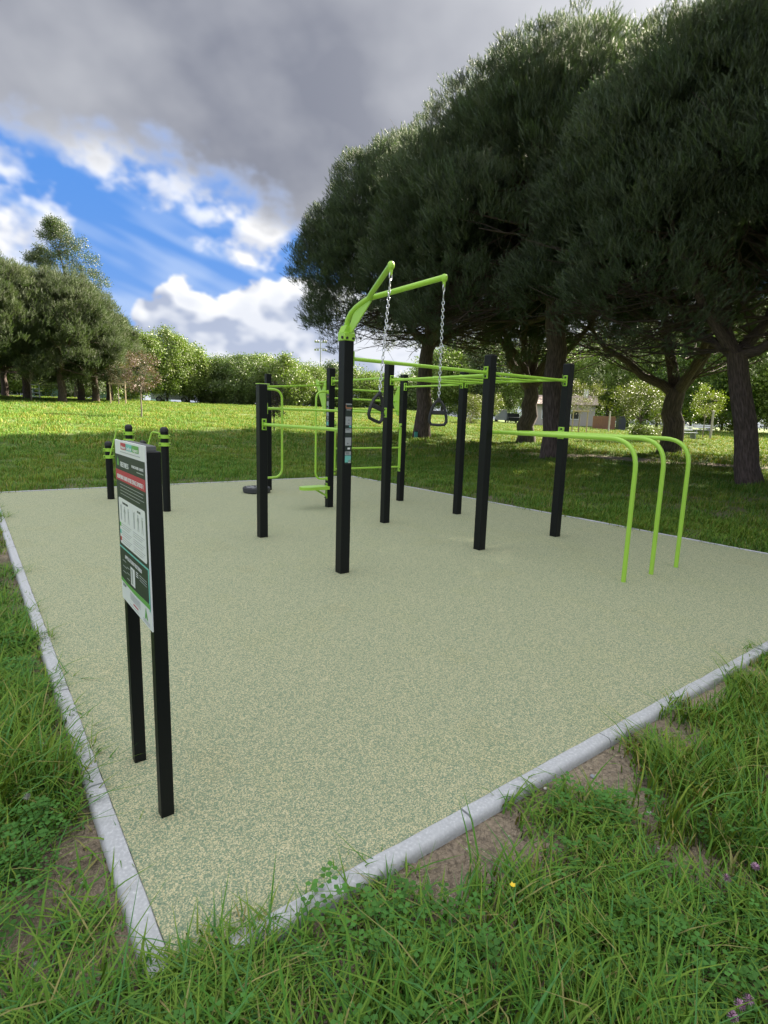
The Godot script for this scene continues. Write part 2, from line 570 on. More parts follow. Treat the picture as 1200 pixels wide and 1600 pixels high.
func make_court() -> void:
	var m := MB.new()
	m.use_col = true
	var k := 44
	var f := func(i, j) -> Vector3: return Vector3(CW * i / k, 0.0, -CL * j / k)
	for i in k:
		for j in k:
			var w := n_soil.get_noise_2d(i * 0.35, j * 0.35) * 0.10 + n_soil.get_noise_2d(i * 1.1 + 40.0, j * 1.1) * 0.05
			m.col = Color(1.06 + w, 1.05 + w, 1.01 + w * 0.8)
			var a: Vector3 = f.call(i, j); var b: Vector3 = f.call(i + 1, j); var c: Vector3 = f.call(i + 1, j + 1); var d: Vector3 = f.call(i, j + 1)
			m.quad(a, b, c, d, Vector3.UP)
	m.col = Color(0.98, 0.98, 0.98)
	for e in [[Vector3(0, 0, 0), Vector3(CW, 0, 0), Vector3(0, 0, 1)], [Vector3(0, 0, -CL), Vector3(CW, 0, -CL), Vector3(0, 0, -1)], [Vector3(0, 0, 0), Vector3(0, 0, -CL), Vector3(-1, 0, 0)], [Vector3(CW, 0, 0), Vector3(CW, 0, -CL), Vector3(1, 0, 0)]]:
		m.quad(e[0], e[1], e[1] - Vector3(0, 0.06, 0), e[0] - Vector3(0, 0.06, 0), e[2])
	var o := part("pavement", m, M.rubber, self)
	o.position = CORNER
	o.rotation.y = YAW
	o.set_meta("kind", "structure")
	o.set_meta("label", "beige and green rubber granule surface of the fitness court")
	# kerb stones, one metre each, rounded on the outer side
	var rng := RandomNumberGenerator.new()
	rng.seed = 5
	var kb := struct("kerb", "pale grey concrete kerb round the rubber court")
	kb.position = CORNER
	kb.rotation.y = YAW
	var variants := []
	for q in 4:
		var s := MB.new()
		var prof := [Vector2(0.0, -0.10), Vector2(0.0, 0.006), Vector2(0.005, 0.010), Vector2(0.050, 0.010), Vector2(0.062, 0.006), Vector2(0.070, -0.004), Vector2(0.074, -0.020), Vector2(0.076, -0.10)]
		var pn := []
		for i in prof.size():
			var e: Vector2 = prof[mini(i + 1, prof.size() - 1)] - prof[maxi(i - 1, 0)]
			pn.append(Vector2(-e.y, e.x).normalized())
		var segs := 12
		var pt := func(i, z) -> Vector3:
			var p: Vector2 = prof[i]
			var d := 0.003 * n_soil.get_noise_3d(z * 9.0 + q * 13.0, p.x * 40.0, p.y * 40.0)
			return Vector3(-p.x, p.y + d, 0) + Vector3(d, 0, z)
		for z in segs:
			var z0 := 0.990 * z / segs; var z1 := 0.990 * (z + 1) / segs
			for i in prof.size() - 1:
				var na := Vector3(-pn[i].x, pn[i].y, 0); var nb := Vector3(-pn[i + 1].x, pn[i + 1].y, 0)
				if i == 0:
					na = Vector3(1, 0, 0); nb = na
				s.tri(pt.call(i, z0), pt.call(i + 1, z0), pt.call(i + 1, z1), na, nb, nb)
				s.tri(pt.call(i, z0), pt.call(i + 1, z1), pt.call(i, z1), na, nb, na)
		for z in [0.0, 0.990]:
			for i in range(1, prof.size() - 1):
				s.flat(pt.call(0, z), pt.call(i, z), pt.call(i + 1, z), Vector3(0, 0, -1 if z == 0.0 else 1))
		variants.append(s.mesh())
	var sides := [[Vector3(0, 0, 0), 180.0, CL, true], [Vector3(0, 0, 0), 90.0, CW, false], [Vector3(CW, 0, 0), 0.0, CL, false], [Vector3(0, 0, -CL), 90.0, CW, true]]
	# each side: outer direction and run
	for sd in 4:
		var run := CL if sd % 2 == 0 else CW
		var at := 0.0
		var first := true
		while at < run - 0.01:
			if sd == 1 and first:
				at = 0.16
				first = false
			var ln := minf(1.0, run - at)
			var o2 := part("kerb_stone", variants[rng.randi() % 4], M.concrete, kb)
			var out: Vector3; var go: Vector3; var org: Vector3
			if sd == 0:
				out = Vector3(-1, 0, 0); go = Vector3(0, 0, -1); org = Vector3(0, 0, -at)
			elif sd == 1:
				out = Vector3(0, 0, 1); go = Vector3(1, 0, 0); org = Vector3(at, 0, 0)
			elif sd == 2:
				out = Vector3(1, 0, 0); go = Vector3(0, 0, -1); org = Vector3(CW, 0, -at)
			else:
				out = Vector3(0, 0, -1); go = Vector3(1, 0, 0); org = Vector3(at, 0, -CL)
			# corner stones run on past the corner
			o2.transform = Transform3D(Basis(-out, Vector3.UP, go * ln), org + out * 0.002 + Vector3(0, rng.randf_range(-0.004, 0.003), 0))
			at += ln

# blades of grass in a small patch
func grass_patch(sd: int, blades: int, rad: float, tall: float, wide: float, lean: float, straw := 0.07) -> ArrayMesh:
	var rng := RandomNumberGenerator.new()
	rng.seed = sd
	var m := MB.new()
	m.use_col = true
	for i in blades:
		var a := rng.randf() * TAU
		var rr := rad * sqrt(rng.randf())
		var p := Vector3(cos(a) * rr, 0, sin(a) * rr)
		var b := rng.randf() * TAU
		var out := Vector3(cos(b), 0, sin(b))
		var side := Vector3(-out.z, 0, out.x)
		var h := tall * rng.randf_range(0.45, 1.1)
		var bend := lean * h * rng.randf_range(0.25, 1.3)
		var w := wide * rng.randf_range(0.7, 1.3)
		var warm := rng.randf()
		m.col = Color(0.088, 0.222, 0.034).lerp(Color(0.218, 0.312, 0.052), warm)
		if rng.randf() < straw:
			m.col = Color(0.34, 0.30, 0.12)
		elif rng.randf() < 0.12:
			m.col = Color(0.095, 0.235, 0.070)
		var prev := p - Vector3(0, 0.02, 0)
		var segs := 3
		for s in segs:
			var t := float(s + 1) / segs
			var q := p + Vector3.UP * h * (t - 0.22 * t * t * clampf(lean, 0, 1.5)) + out * bend * t * t
			var w0 := w * (1.0 - 0.25 * s / segs) if s < 2 else w * 0.72
			var w1 := w * (1.0 - 0.30 * (s + 1) / segs)
			var dirv := (q - prev).normalized()
			var nn := side.cross(dirv)
			nn = (nn if nn.y > 0 else -nn) * 0.8 + Vector3.UP * 0.35
			nn = nn.normalized()
			var n0 := (nn + side * 0.35).normalized(); var n1 := (nn - side * 0.35).normalized()
			if s == segs - 1:
				m.tri(prev - side * w0, prev + side * w0, q, n1, n0, nn)
			else:
				m.tri(prev - side * w0, prev + side * w0, q + side * w1, n1, n0, n0)
				m.tri(prev - side * w0, q + side * w1, q - side * w1, n1, n0, n1)
			prev = q
	return m.mesh()

func scatter(called: String, label: String, mesh: Mesh, mat: Material, places: Array, tints: Array) -> MultiMeshInstance3D:
	var mm := MultiMesh.new()
	mm.transform_format = MultiMesh.TRANSFORM_3D
	mm.use_colors = true
	mm.mesh = mesh
	mm.instance_count = places.size()
	for i in places.size():
		mm.set_instance_transform(i, places[i])
		mm.set_instance_color(i, tints[i])
	var o := MultiMeshInstance3D.new()
	o.name = called
	o.multimesh = mm
	o.material_override = mat
	return o

func make_grass() -> void:
	var rng := RandomNumberGenerator.new()
	rng.seed = 2024
	# [inner, outer, half angle, patches per m2, scale, kinds]
	var kinds := []
	for i in 5:
		kinds.append(grass_patch(100 + i, 46, 0.13, [0.13, 0.17, 0.11, 0.20, 0.09][i], 0.0033, [0.55, 0.9, 0.7, 1.15, 0.5][i]))
	for i in 3:
		kinds.append(grass_patch(200 + i, 60, 0.22, [0.10, 0.13, 0.08][i], 0.0038, [0.5, 0.8, 0.6][i], 0.11))
	for i in 2:
		kinds.append(grass_patch(300 + i, 70, 0.42, [0.15, 0.12][i], 0.0080, 0.7, 0.24))  # extra straw blades: dry stems, and sunlit yellow put into the colour
	var places := []; var tints := []
	for k in kinds.size():
		places.append([]); tints.append([])
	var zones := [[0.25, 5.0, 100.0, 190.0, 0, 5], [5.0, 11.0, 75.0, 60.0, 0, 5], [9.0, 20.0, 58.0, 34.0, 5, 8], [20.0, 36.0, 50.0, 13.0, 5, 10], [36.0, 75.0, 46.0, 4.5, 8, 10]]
	for zn in zones:
		var area: float = deg_to_rad(zn[2]) * (zn[1] * zn[1] - zn[0] * zn[0])
		for i in int(area * zn[3]):
			var rr := sqrt(rng.randf_range(zn[0] * zn[0], zn[1] * zn[1]))
			var az := deg_to_rad(rng.randf_range(-zn[2], zn[2]))
			var x := rr * sin(az); var z := -rr * cos(az)
			var dc := court_distance(x, z)
			var pick := rng.randi_range(zn[4], zn[5] - 1)
			var roll := rng.randf()
			var turn := rng.randf() * TAU
			var big := rng.randf_range(0.75, 1.25)
			if dc < 0.085:
				continue
			var k := bare(x, z)
			var lush := n_soil.get_noise_2d(x * 1.9 + 7.0, z * 1.9 - 3.0)
			if roll < k * 1.25 or roll > 1.15 + lush * 0.9:
				continue
			var sc := big * (0.95 + 0.95 * lush) * (1.0 - 0.45 * k)
			if dc < 0.28 and rr < 12.0:
				sc *= mix(0.55, 1.0, smooth(0.08, 0.35, dc))
			elif rr < 4.0:
				sc *= 1.12
			var b := Basis(Vector3.UP, turn).scaled(Vector3(big, sc, big))
			# the wind lays the grass over a little
			b = Basis(Vector3(0, 0, 1), -0.10 * sc) * b
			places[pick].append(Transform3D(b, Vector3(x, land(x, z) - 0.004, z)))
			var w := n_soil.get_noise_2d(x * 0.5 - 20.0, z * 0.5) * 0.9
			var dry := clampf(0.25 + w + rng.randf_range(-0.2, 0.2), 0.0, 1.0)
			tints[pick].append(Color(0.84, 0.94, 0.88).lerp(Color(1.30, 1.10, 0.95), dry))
	# long tufts that have grown over the kerb's near corner
	for i in 26:
		var p := court(rng.randf_range(-0.08, 0.20), rng.randf_range(-0.22, -0.03))
		places[i % 5].append(Transform3D(Basis(Vector3.UP, rng.randf() * TAU).scaled(Vector3(1, rng.randf_range(0.5, 0.85), 1)), Vector3(p.x, -0.035, p.z)))
		tints[i % 5].append(Color(1, 1, 1))
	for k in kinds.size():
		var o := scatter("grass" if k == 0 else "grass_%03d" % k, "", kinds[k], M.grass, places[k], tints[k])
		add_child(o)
		o.set_meta("kind", "stuff")
		o.set_meta("category", "grass")
		o.set_meta("label", ["long green lawn grass growing round the court", "short meadow grass covering the park beyond the court", "tall lit meadow grass on the far lawn"][0 if k < 5 else (1 if k < 8 else 2)])
		print("grass ", k, " ", places[k].size())


# ---------------------------------------------------------------- trees
# a point on the land, R metres away, on the bearing of a column of the photograph
func spot(px: float, r: float) -> Vector3:
	var d: Vector3 = cam_basis() * Vector3((px - 600.0) / 870.0, -(650.0 + (px - 600.0) * 0.0308 - 800.0) / 870.0, -1.0)
	var k := Vector2(d.x, d.z).normalized() * r
	return Vector3(k.x, land(k.x, k.y), k.y)

func cam_basis() -> Basis:
	return Basis(Vector3(0.99953, 0.03034, -0.00523), Vector3(-0.03079, 0.98501, -0.16975), Vector3(0.0, 0.16983, 0.98547)).orthonormalized()

func pine_clump(sd: int) -> ArrayMesh:
	var rng := RandomNumberGenerator.new()
	rng.seed = sd
	var m := MB.new()
	m.use_col = true
	for s in 17:
		var p := Vector3(rng.randf_range(-1, 1), rng.randf_range(-0.7, 0.7), rng.randf_range(-1, 1)) * 0.30
		var d := Vector3(rng.randf_range(-0.7, 0.7), 1.0, rng.randf_range(-0.7, 0.7)).normalized()
		var ln := rng.randf_range(0.18, 0.36)
		var tone := rng.randf_range(0.75, 1.25)
		var side := d.cross(Vector3.RIGHT).normalized()
		var up2 := d.cross(side)
		for k in 56:
			var a := rng.randf() * TAU
			var o := side * cos(a) + up2 * sin(a)
			var at := p + d * ln * rng.randf()
			var nd := (o * rng.randf_range(0.6, 1.0) + d * rng.randf_range(0.5, 1.1)).normalized()
			var tip := at + nd * rng.randf_range(0.065, 0.115)
			var w := d.cross(nd).normalized() * 0.0040
			m.col = Color(tone, tone, tone) * rng.randf_range(0.85, 1.15)
			var nn := (o + d * 0.5 + w.normalized() * 0.2).normalized()
			m.tri(at - w, at + w, tip, nn, nn, nn)
		# the pale young candle at the tip
		if rng.randf() < 0.5:
			m.col = Color(3.2, 2.7, 2.1)
			var top := p + d * (ln + 0.13)
			for q in 2:
				var w2 := (side if q == 0 else up2) * 0.010
				m.tri(p + d * ln - w2, p + d * ln + w2, top, d.cross(w2).normalized(), d.cross(w2).normalized(), d.cross(w2).normalized())
	return m.mesh()

func leaf_clump(sd: int, count: int, size: float, leaf: float) -> ArrayMesh:
	var rng := RandomNumberGenerator.new()
	rng.seed = sd
	var m := MB.new()
	m.use_col = true
	for s in count:
		var p := Vector3(rng.randfn(), rng.randfn() * 0.8, rng.randfn()) * size * 0.5
		var d := Vector3(rng.randf_range(-1, 1), rng.randf_range(-0.9, 0.6), rng.randf_range(-1, 1)).normalized()
		var o := d.cross(Vector3(rng.randf_range(-1, 1), rng.randf_range(-1, 1), rng.randf_range(-1, 1))).normalized()
		var ln := leaf * rng.randf_range(0.7, 1.3)
		var w := o * ln * 0.34
		var nn := d.cross(o).normalized()
		nn = nn if nn.y > 0 else -nn
		var t := rng.randf_range(0.75, 1.25)
		m.col = Color(t, t, t * rng.randf_range(0.8, 1.1))
		var a := p; var b := p + d * ln * 0.5 + w; var c := p + d * ln; var e := p + d * ln * 0.5 - w
		m.tri(a, b, c, nn, (nn + o * 0.3).normalized(), nn)
		m.tri(a, c, e, nn, nn, (nn - o * 0.3).normalized())
	return m.mesh()

func bent(a: Vector3, b: Vector3, lift: float, k: int, rng: RandomNumberGenerator, wob := 0.0) -> Array:
	var out := []
	for i in k + 1:
		var t := float(i) / k
		var p := a.lerp(b, t) + Vector3.UP * lift * 4.0 * t * (1.0 - t)
		if i > 0 and i < k:
			p += Vector3(rng.randf_range(-1, 1), rng.randf_range(-0.6, 0.6), rng.randf_range(-1, 1)) * wob
		out.append(p)
	return out

func taper(a: float, b: float, k: int) -> Array:
	var out := []
	for i in k + 1:
		out.append(mix(a, b, float(i) / k))
	return out

# P: pos, high, wide, low (height of the crown's rim), thick (trunk radius), off (crown shifted from the trunk), seed, lobes, clumps, kind, tint, scale, fork, bark
func tree(called: String, label: String, group: String, P: Dictionary) -> Node3D:
	var rng := RandomNumberGenerator.new()
	rng.seed = P.seed
	var t := thing(called, label, "tree", P.pos - Vector3(0, 0.12, 0), 0.0, group)
	var off: Vector3 = P.get("off", Vector3.ZERO)
	var high: float = P.high; var wide: float = P.wide; var low: float = P.low; var thick: float = P.thick
	var fork: float = P.get("fork", low * 0.75)
	var body := MB.new()
	var pine: bool = P.kind == "pine"
	var mid := Vector3(0, low, 0) + off
	# lobes of the crown
	var lobes := []
	var nl: int = P.lobes
	for i in nl:
		var y := (i + 0.5) / nl
		var a := i * 2.39996 + rng.randf_range(-0.25, 0.25)
		var e := mix(-0.03, 1.0, y) if pine else mix(-0.95, 1.0, y)
		var ring := sqrt(maxf(0.0, 1.0 - e * e))
		var d := Vector3(cos(a) * ring, e, sin(a) * ring)
		var rl := wide * (rng.randf_range(0.22, 0.34) if pine else rng.randf_range(0.17, 0.44))
		var c: Vector3
		if pine:
			c = mid + Vector3(d.x * (wide - rl * 0.9), signf(d.y) * pow(absf(d.y), 0.8) * (high - low - rl * 0.9), d.z * (wide - rl * 0.9))
			if P.has("lean"):
				c += P.lean * maxf(0.0, d.y)
		else:
			var hh := (high - low) * 0.5
			c = Vector3(0, low + hh, 0) + off + Vector3(d.x * (wide - rl * 0.9), d.y * (hh - rl * 0.7), d.z * (wide - rl * 0.9))
			if P.has("lean"):
				c += P.lean * clampf((c.y - low) / (high - low), 0, 1)
			if P.get("pointed", false):
				var k := clampf((c.y - low) / (high - low), 0, 1)
				c = Vector3(c.x - off.x, c.y, c.z - off.z) * Vector3(1.0 - 0.6 * k, 1, 1.0 - 0.6 * k) + off
		c += Vector3(rng.randf_range(-1, 1), rng.randf_range(-0.7, 0.7), rng.randf_range(-1, 1)) * wide * (0.06 if pine else 0.17)
		lobes.append([c, rl])
	if P.has("lobe_list"):
		lobes = P.lobe_list
		nl = lobes.size()
	# trunk and limbs
	var top := Vector3(off.x * fork / maxf(low, 0.1) * 0.45, fork, off.z * fork / maxf(low, 0.1) * 0.45)
	if P.has("trunk_top"):
		top = P.trunk_top
	var tp := bent(Vector3.ZERO, top, 0.0, 6, rng, thick * 0.22)
	var sides := 14 if thick > 0.3 else 8
	body.tube([tp[0] - Vector3(0, 0.3, 0), tp[0] + (tp[1] - tp[0]) * 0.12] + tp.slice(1), [thick * 1.5, thick * 1.22] + taper(thick * 1.02, thick * 0.78, 5), sides, true, 1.0 / maxf(thick * 6.0, 0.4))
	var limbs := []
	var nlimb: int = P.get("limbs", 5)
	for i in nlimb:
		var lb = lobes[int((i + 0.3) * nl / nlimb) % nl]
		var goal: Vector3 = top.lerp(lb[0], 0.72)
		var path := bent(top - Vector3(0, thick * 0.4, 0), goal, (0.06 if pine else -0.02) * (goal - top).length() * -1.0, 5, rng, wide * 0.025)
		body.tube(path, taper(thick * rng.randf_range(0.46, 0.62), thick * 0.16, 5), 8, false, 1.0 / maxf(thick * 4.0, 0.3))
		limbs.append(path)
	for lb in lobes:
		var best: Vector3 = top; var least := 1e9
		for path in limbs:
			for i in range(1, path.size()):
				var dd: float = (path[i] - lb[0]).length() + maxf(0.0, path[i].y - lb[0].y) * 0.8
				if dd < least:
					least = dd; best = path[i]
		var bp := bent(best, lb[0], -0.05 * least, 4, rng, least * 0.03)
		body.tube(bp, taper(thick * 0.14 + 0.004, thick * 0.035 + 0.003, 4), 5, false, 2.0)
		for k in int(P.get("twigs", 3)):
			var dv := Vector3(rng.randf_range(-1, 1), rng.randf_range(-0.5, 0.8), rng.randf_range(-1, 1)).normalized()
			var st: Vector3 = bp[2 + rng.randi() % 3]
			body.tube(bent(st, st + dv * lb[1] * rng.randf_range(0.8, 1.4), 0.05, 3, rng, 0.05), taper(thick * 0.03 + 0.003, 0.004, 3), 3, false, 2.0)
	for k in int(P.get("bare_twigs", 0)):
		# dead twigs under the rim of the crown
		var a := rng.randf() * TAU
		var st: Vector3 = top.lerp(mid + Vector3(0, (high - low) * 0.45, 0), rng.randf()) + Vector3(cos(a), 0, sin(a)) * thick * 0.5
		var en: Vector3 = mid + Vector3(cos(a), 0, sin(a)) * wide * rng.randf_range(0.62, 1.0) + Vector3(0, rng.randf_range(-0.9, 1.3), 0)
		var path := bent(st, en, -0.35 + rng.randf_range(-0.25, 0.25), 6, rng, 0.07)
		body.tube(path, taper(0.034, 0.008, 6), 4, false, 2.0)
		for q in 5:
			var k2 := rng.randi_range(2, 5)
			var s2: Vector3 = path[k2]
			var go := (en - st).normalized() * rng.randf_range(0.6, 1.3) + Vector3(rng.randf_range(-1, 1), rng.randf_range(-0.3, 0.9), rng.randf_range(-1, 1)) * 0.55
			body.tube(bent(s2, s2 + go, -0.05, 3, rng, 0.06), [0.012, 0.009, 0.007, 0.004], 3, false, 2.0)
	part("trunk", body, P.get("bark", M.bark), t)
	# crown
	var places := []; var tints := []
	var tint: Color = P.tint
	var sc: float = P.scale
	var hub := mid + Vector3(0, (high - low) * (0.25 if pine else 0.5), 0)
	while places.size() < int(P.clumps):
		var lb = lobes[rng.randi() % nl]
		var d := Vector3(rng.randfn(), rng.randfn(), rng.randfn()).normalized()
		var out: Vector3 = (lb[0] - hub).normalized()
		if d.dot(out) < -0.25 and rng.randf() < 0.85:
			continue
		if pine and d.y < -0.25 and rng.randf() < 0.9:
			continue
		var p: Vector3 = lb[0] + d * lb[1] * (1.12 - 0.6 * pow(rng.randf(), 1.7) if pine else 1.35 - 0.95 * rng.randf()) * Vector3(1, 0.85, 1)
		var axis := (Vector3.UP * (1.0 if pine else 0.4) + d * 0.55 + out * 0.25).normalized()
		var b := Basis(Quaternion(Vector3.UP, axis)) * Basis(Vector3.UP, rng.randf() * TAU)
		places.append(Transform3D(b.scaled_local(Vector3.ONE * sc * rng.randf_range(0.75, 1.3)), p))
		var vary := rng.randf_range(0.82, 1.2)
		tints.append(Color(tint.r * vary * rng.randf_range(0.93, 1.08), tint.g * vary, tint.b * vary))
	var cr := scatter("crown", "", clump[P.clump][P.seed % clump[P.clump].size()], M.needle if pine else M.leaf, places, tints)
	cr.set_meta("kind", "stuff")
	t.add_child(cr)
	return t

func make_trees() -> void:
	clump.pine = [pine_clump(1), pine_clump(2), pine_clump(3), pine_clump(4)]
	clump.leaf = [leaf_clump(11, 60, 0.55, 0.15), leaf_clump(12, 60, 0.55, 0.15), leaf_clump(13, 60, 0.5, 0.13)]
	clump.small = [leaf_clump(21, 34, 0.28, 0.075), leaf_clump(22, 34, 0.28, 0.075)]
	var dark := Color(0.120, 0.156, 0.094)
	var g := "tall stone pines standing in a row beside the court"
	# the row of big stone pines
	tree("pine_tree", "big stone pine whose bare twigs show against the open sky, by the ladder", g, {"pos": spot(660, 27.0), "high": 12.9, "wide": 6.1, "low": 5.1, "thick": 0.38, "off": Vector3(0.35, 0, 0.5), "seed": 41, "lobes": 64, "clumps": 7600, "kind": "pine", "clump": "pine", "tint": dark, "scale": 0.70, "fork": 4.6, "limbs": 7, "bare_twigs": 130})
	tree("pine_tree", "stone pine with limbs spreading low from a short straight trunk, behind the overhead ladder", g, {"pos": spot(823, 28.5), "high": 14.6, "wide": 6.0, "low": 5.4, "thick": 0.42, "off": Vector3(0.4, 0, -0.5), "seed": 42, "lobes": 56, "clumps": 5200, "kind": "pine", "clump": "pine", "tint": dark, "scale": 0.74, "fork": 2.9, "limbs": 8, "bare_twigs": 80})
	tree("pine_tree", "stone pine whose trunk rises straight behind a black post of the dip bars", g, {"pos": spot(868, 20.8), "high": 12.8, "wide": 5.9, "low": 4.8, "thick": 0.38, "off": Vector3(-0.7, 0, 0.2), "seed": 43, "lobes": 60, "clumps": 8600, "kind": "pine", "clump": "pine", "tint": dark, "scale": 0.64, "fork": 5.6, "limbs": 7, "bare_twigs": 80})
	tree("pine_tree", "stone pine whose reddish trunk forks into two limbs behind the dip bars", g, {"pos": spot(1049, 25.0), "high": 13.6, "wide": 6.0, "low": 5.2, "thick": 0.42, "off": Vector3(0.2, 0, 0.0), "seed": 44, "lobes": 60, "clumps": 6800, "kind": "pine", "clump": "pine", "tint": dark, "scale": 0.72, "fork": 2.6, "limbs": 4, "bare_twigs": 80})
	tree("pine_tree", "stone pine with a thick dark trunk leaning over the trodden path", g, {"pos": spot(1187, 16.2), "high": 10.6, "wide": 4.9, "low": 4.3, "thick": 0.27, "off": Vector3(-0.9, 0, -0.6), "trunk_top": Vector3(-0.85, 3.2, 0.1), "seed": 45, "lobes": 58, "clumps": 9000, "kind": "pine", "clump": "pine", "tint": dark, "scale": 0.58, "fork": 3.3, "limbs": 5, "bare_twigs": 60})
	# pines of the same row that stand outside the picture and shade the court
	var more := [[Vector3(17.6, 0, -14.6), 13.0, 5.8, 46, "stone pine whose crown closes the gap behind the leaning pine"], [Vector3(20.5, 0, -8.5), 12.5, 5.6, 47, "stone pine deep in the row behind its neighbours"], [Vector3(16.8, 0, -4.2), 12.5, 5.8, 48, "stone pine at the open end of the row"], [Vector3(11.4, 0, -8.4), 12.0, 5.2, 49, "stone pine whose crown overhangs the side of the court next to the leaning one"], [Vector3(12.6, 0, -1.6), 11.0, 4.8, 50, "stone pine standing past the end of the row"]]
	for q in more:
		var p: Vector3 = q[0]
		p.y = land(p.x, p.z)
		tree("pine_tree", q[4], g, {"pos": p, "high": q[1], "wide": q[2], "low": 4.8, "thick": 0.4, "seed": q[3], "lobes": 50, "clumps": 3000, "kind": "pine", "clump": "pine", "tint": dark, "scale": 1.0, "fork": 4.0, "limbs": 6})
	# a group of pines across the lawn
	var g2 := "pines grouped across the lawn"
	var far_pines := [[-22, 49, 10.2, 5.0, 51, "dark pine at the edge of the group across the lawn"], [44, 53, 10.0, 5.0, 52, "tall pine with a dark trunk beside the bare sapling"], [98, 50, 9.6, 4.8, 53, "pine with a thick straight trunk in front of the poplar"], [128, 58, 9.2, 4.2, 54, "pine with a thin trunk among the group"], [150, 54, 8.0, 3.8, 55, "pine on the open side of the group, next to the staked sapling"], [172, 60, 7.0, 3.4, 56, "low pine behind the pink leaved sapling"], [10, 62, 10.0, 4.6, 57, "pine at the back of the group behind the others"]]
	for q in far_pines:
		tree("pine_tree", q[5], g2, {"pos": spot(q[0], q[1]), "high": q[2], "wide": q[3], "low": 2.3, "thick": 0.30, "seed": q[4], "lobes": 44, "clumps": 2400, "kind": "pine", "clump": "pine", "tint": Color(0.100, 0.130, 0.062), "scale": 1.0, "fork": 2.6, "limbs": 5, "twigs": 1})
	# a poplar bent by the wind
	var plume := []
	for q in [[-1.7, 20.9, 0.72], [-1.1, 20.4, 1.05], [-2.1, 19.5, 0.81], [-0.5, 19.5, 1.37], [-3.2, 18.1, 0.64], [-3.7, 17.2, 0.64], [0.3, 18.8, 1.37], [-1.2, 17.8, 1.37], [0.8, 17.7, 1.61], [-2.6, 16.7, 0.89], [-0.5, 16.2, 1.93], [1.7, 16.4, 1.69], [1.4, 14.6, 2.01], [2.4, 14.3, 1.53], [-0.1, 13.7, 2.25], [3.1, 12.9, 1.05], [-1.4, 14.8, 1.77], [0.6, 11.5, 2.3], [1.8, 10.0, 2.3], [-0.6, 9.0, 2.2], [0.8, 7.0, 2.2], [1.6, 5.0, 1.8], [0.0, 4.4, 1.8]]:
		plume.append([Vector3(q[0], q[1] - 2.2, 0.5 * sin(q[1] * 3.0)), q[2]])
	tree("poplar_tree", "tall poplar bent over by the wind above the pines", "", {"pos": spot(122, 74), "high": 18.8, "wide": 4.2, "low": 3.0, "thick": 0.34, "seed": 61, "lobes": 23, "lobe_list": plume, "clumps": 1000, "kind": "leaf", "clump": "leaf", "tint": Color(0.105, 0.135, 0.070), "scale": 0.72, "trunk_top": Vector3(0.6, 8.0, 0), "limbs": 7, "bark": M.dark_bark})
	# broad-leaved trees behind the lawn
	var fresh := Color(0.205, 0.265, 0.075)
	var g3 := "fresh green trees along the far side of the lawn"
	var row := [[222, 64, 6.6, 2.4, "slender pale green tree next to the pine group"], [262, 66, 7.6, 2.9, "tall rounded pale green tree above the pink leaved sapling"], [296, 68, 6.4, 2.2, "upright pale green tree at the end of the tall ones"], [336, 70, 5.2, 2.9, "bushy grey green tree at the start of the low row"], [372, 68, 5.6, 2.9, "bushy grey green tree with a pale stem in the low row"], [408, 70, 6.0, 3.1, "large leaved bright green tree behind the low black post"], [446, 68, 5.6, 2.9, "broad bright green tree behind the curved handle bars"], [480, 72, 5.4, 2.9, "bright green tree below the floodlight mast"], [520, 76, 5.6, 2.6, "dark green tree next to the floodlight mast"], [556, 72, 5.0, 2.8, "light green tree seen under the chain handle"], [596, 74, 4.8, 2.7, "low light green tree seen between two black posts"], [640, 76, 4.6, 2.8, "low green tree behind the trunk of the big pine"]]
	for i in row.size():
		var q = row[i]
		var tn := fresh if i in [0, 1, 2, 5, 6, 7, 9, 10] else Color(0.140, 0.190, 0.070)
		if i == 8:
			tn = Color(0.085, 0.125, 0.045)
		tree("broadleaf_tree", q[4], g3, {"pos": spot(q[0], q[1]), "high": q[2], "wide": q[3], "low": -0.2 if i > 2 else 1.0, "thick": 0.13, "seed": 70 + i, "lobes": 34, "clumps": 620, "kind": "leaf", "clump": "leaf", "tint": tn, "scale": 1.1, "fork": 1.8, "bark": M.dark_bark, "twigs": 1})
	# trees behind the pines, round the house
	var g4 := "leafy trees behind the row of pines"
	var back := [[690, 84, 9.0, 4.0, "leafy tree behind the big pine's trunk", 0], [728, 88, 12.0, 5.0, "drooping grey green tree between two black posts", 1], [776, 92, 12.5, 5.2, "drooping grey green tree above the parked car", 1], [846, 84, 12.0, 5.0, "light green tree rising behind the house", 0], [900, 90, 13.0, 5.6, "dark green tree behind the house chimney", 2], [948, 82, 11.5, 5.0, "bright green tree beyond the wooden fence", 0], [1000, 86, 13.5, 6.0, "tall green tree behind the tan leaved sapling", 2], [1060, 78, 12.0, 5.2, "bright green tree behind the forked pine", 0], [1110, 70, 12.0, 5.4, "spreading green tree above the park bench", 2], [1165, 66, 12.5, 5.4, "spreading green tree over the person in white", 2], [1215, 62, 12.0, 5.0, "bright tree beyond the leaning pine", 0], [1265, 70, 12.0, 5.4, "green tree at the end of the row by the leaning pine", 2]]
	var tones := [Color(0.205, 0.275, 0.062), Color(0.140, 0.180, 0.078), Color(0.140, 0.210, 0.055)]
	for i in back.size():
		var q = back[i]
		tree("broadleaf_tree", q[4], g4, {"pos": spot(q[0], q[1]), "high": q[2], "wide": q[3], "low": 2.0, "thick": 0.2, "seed": 90 + i, "lobes": 40, "clumps": 720, "kind": "leaf", "clump": "leaf", "tint": tones[q[5]], "scale": 1.45, "fork": 2.6, "bark": M.dark_bark, "twigs": 1})
	# woods that close the view low down
	var g5 := "leafy trees far behind, seen under the pines"
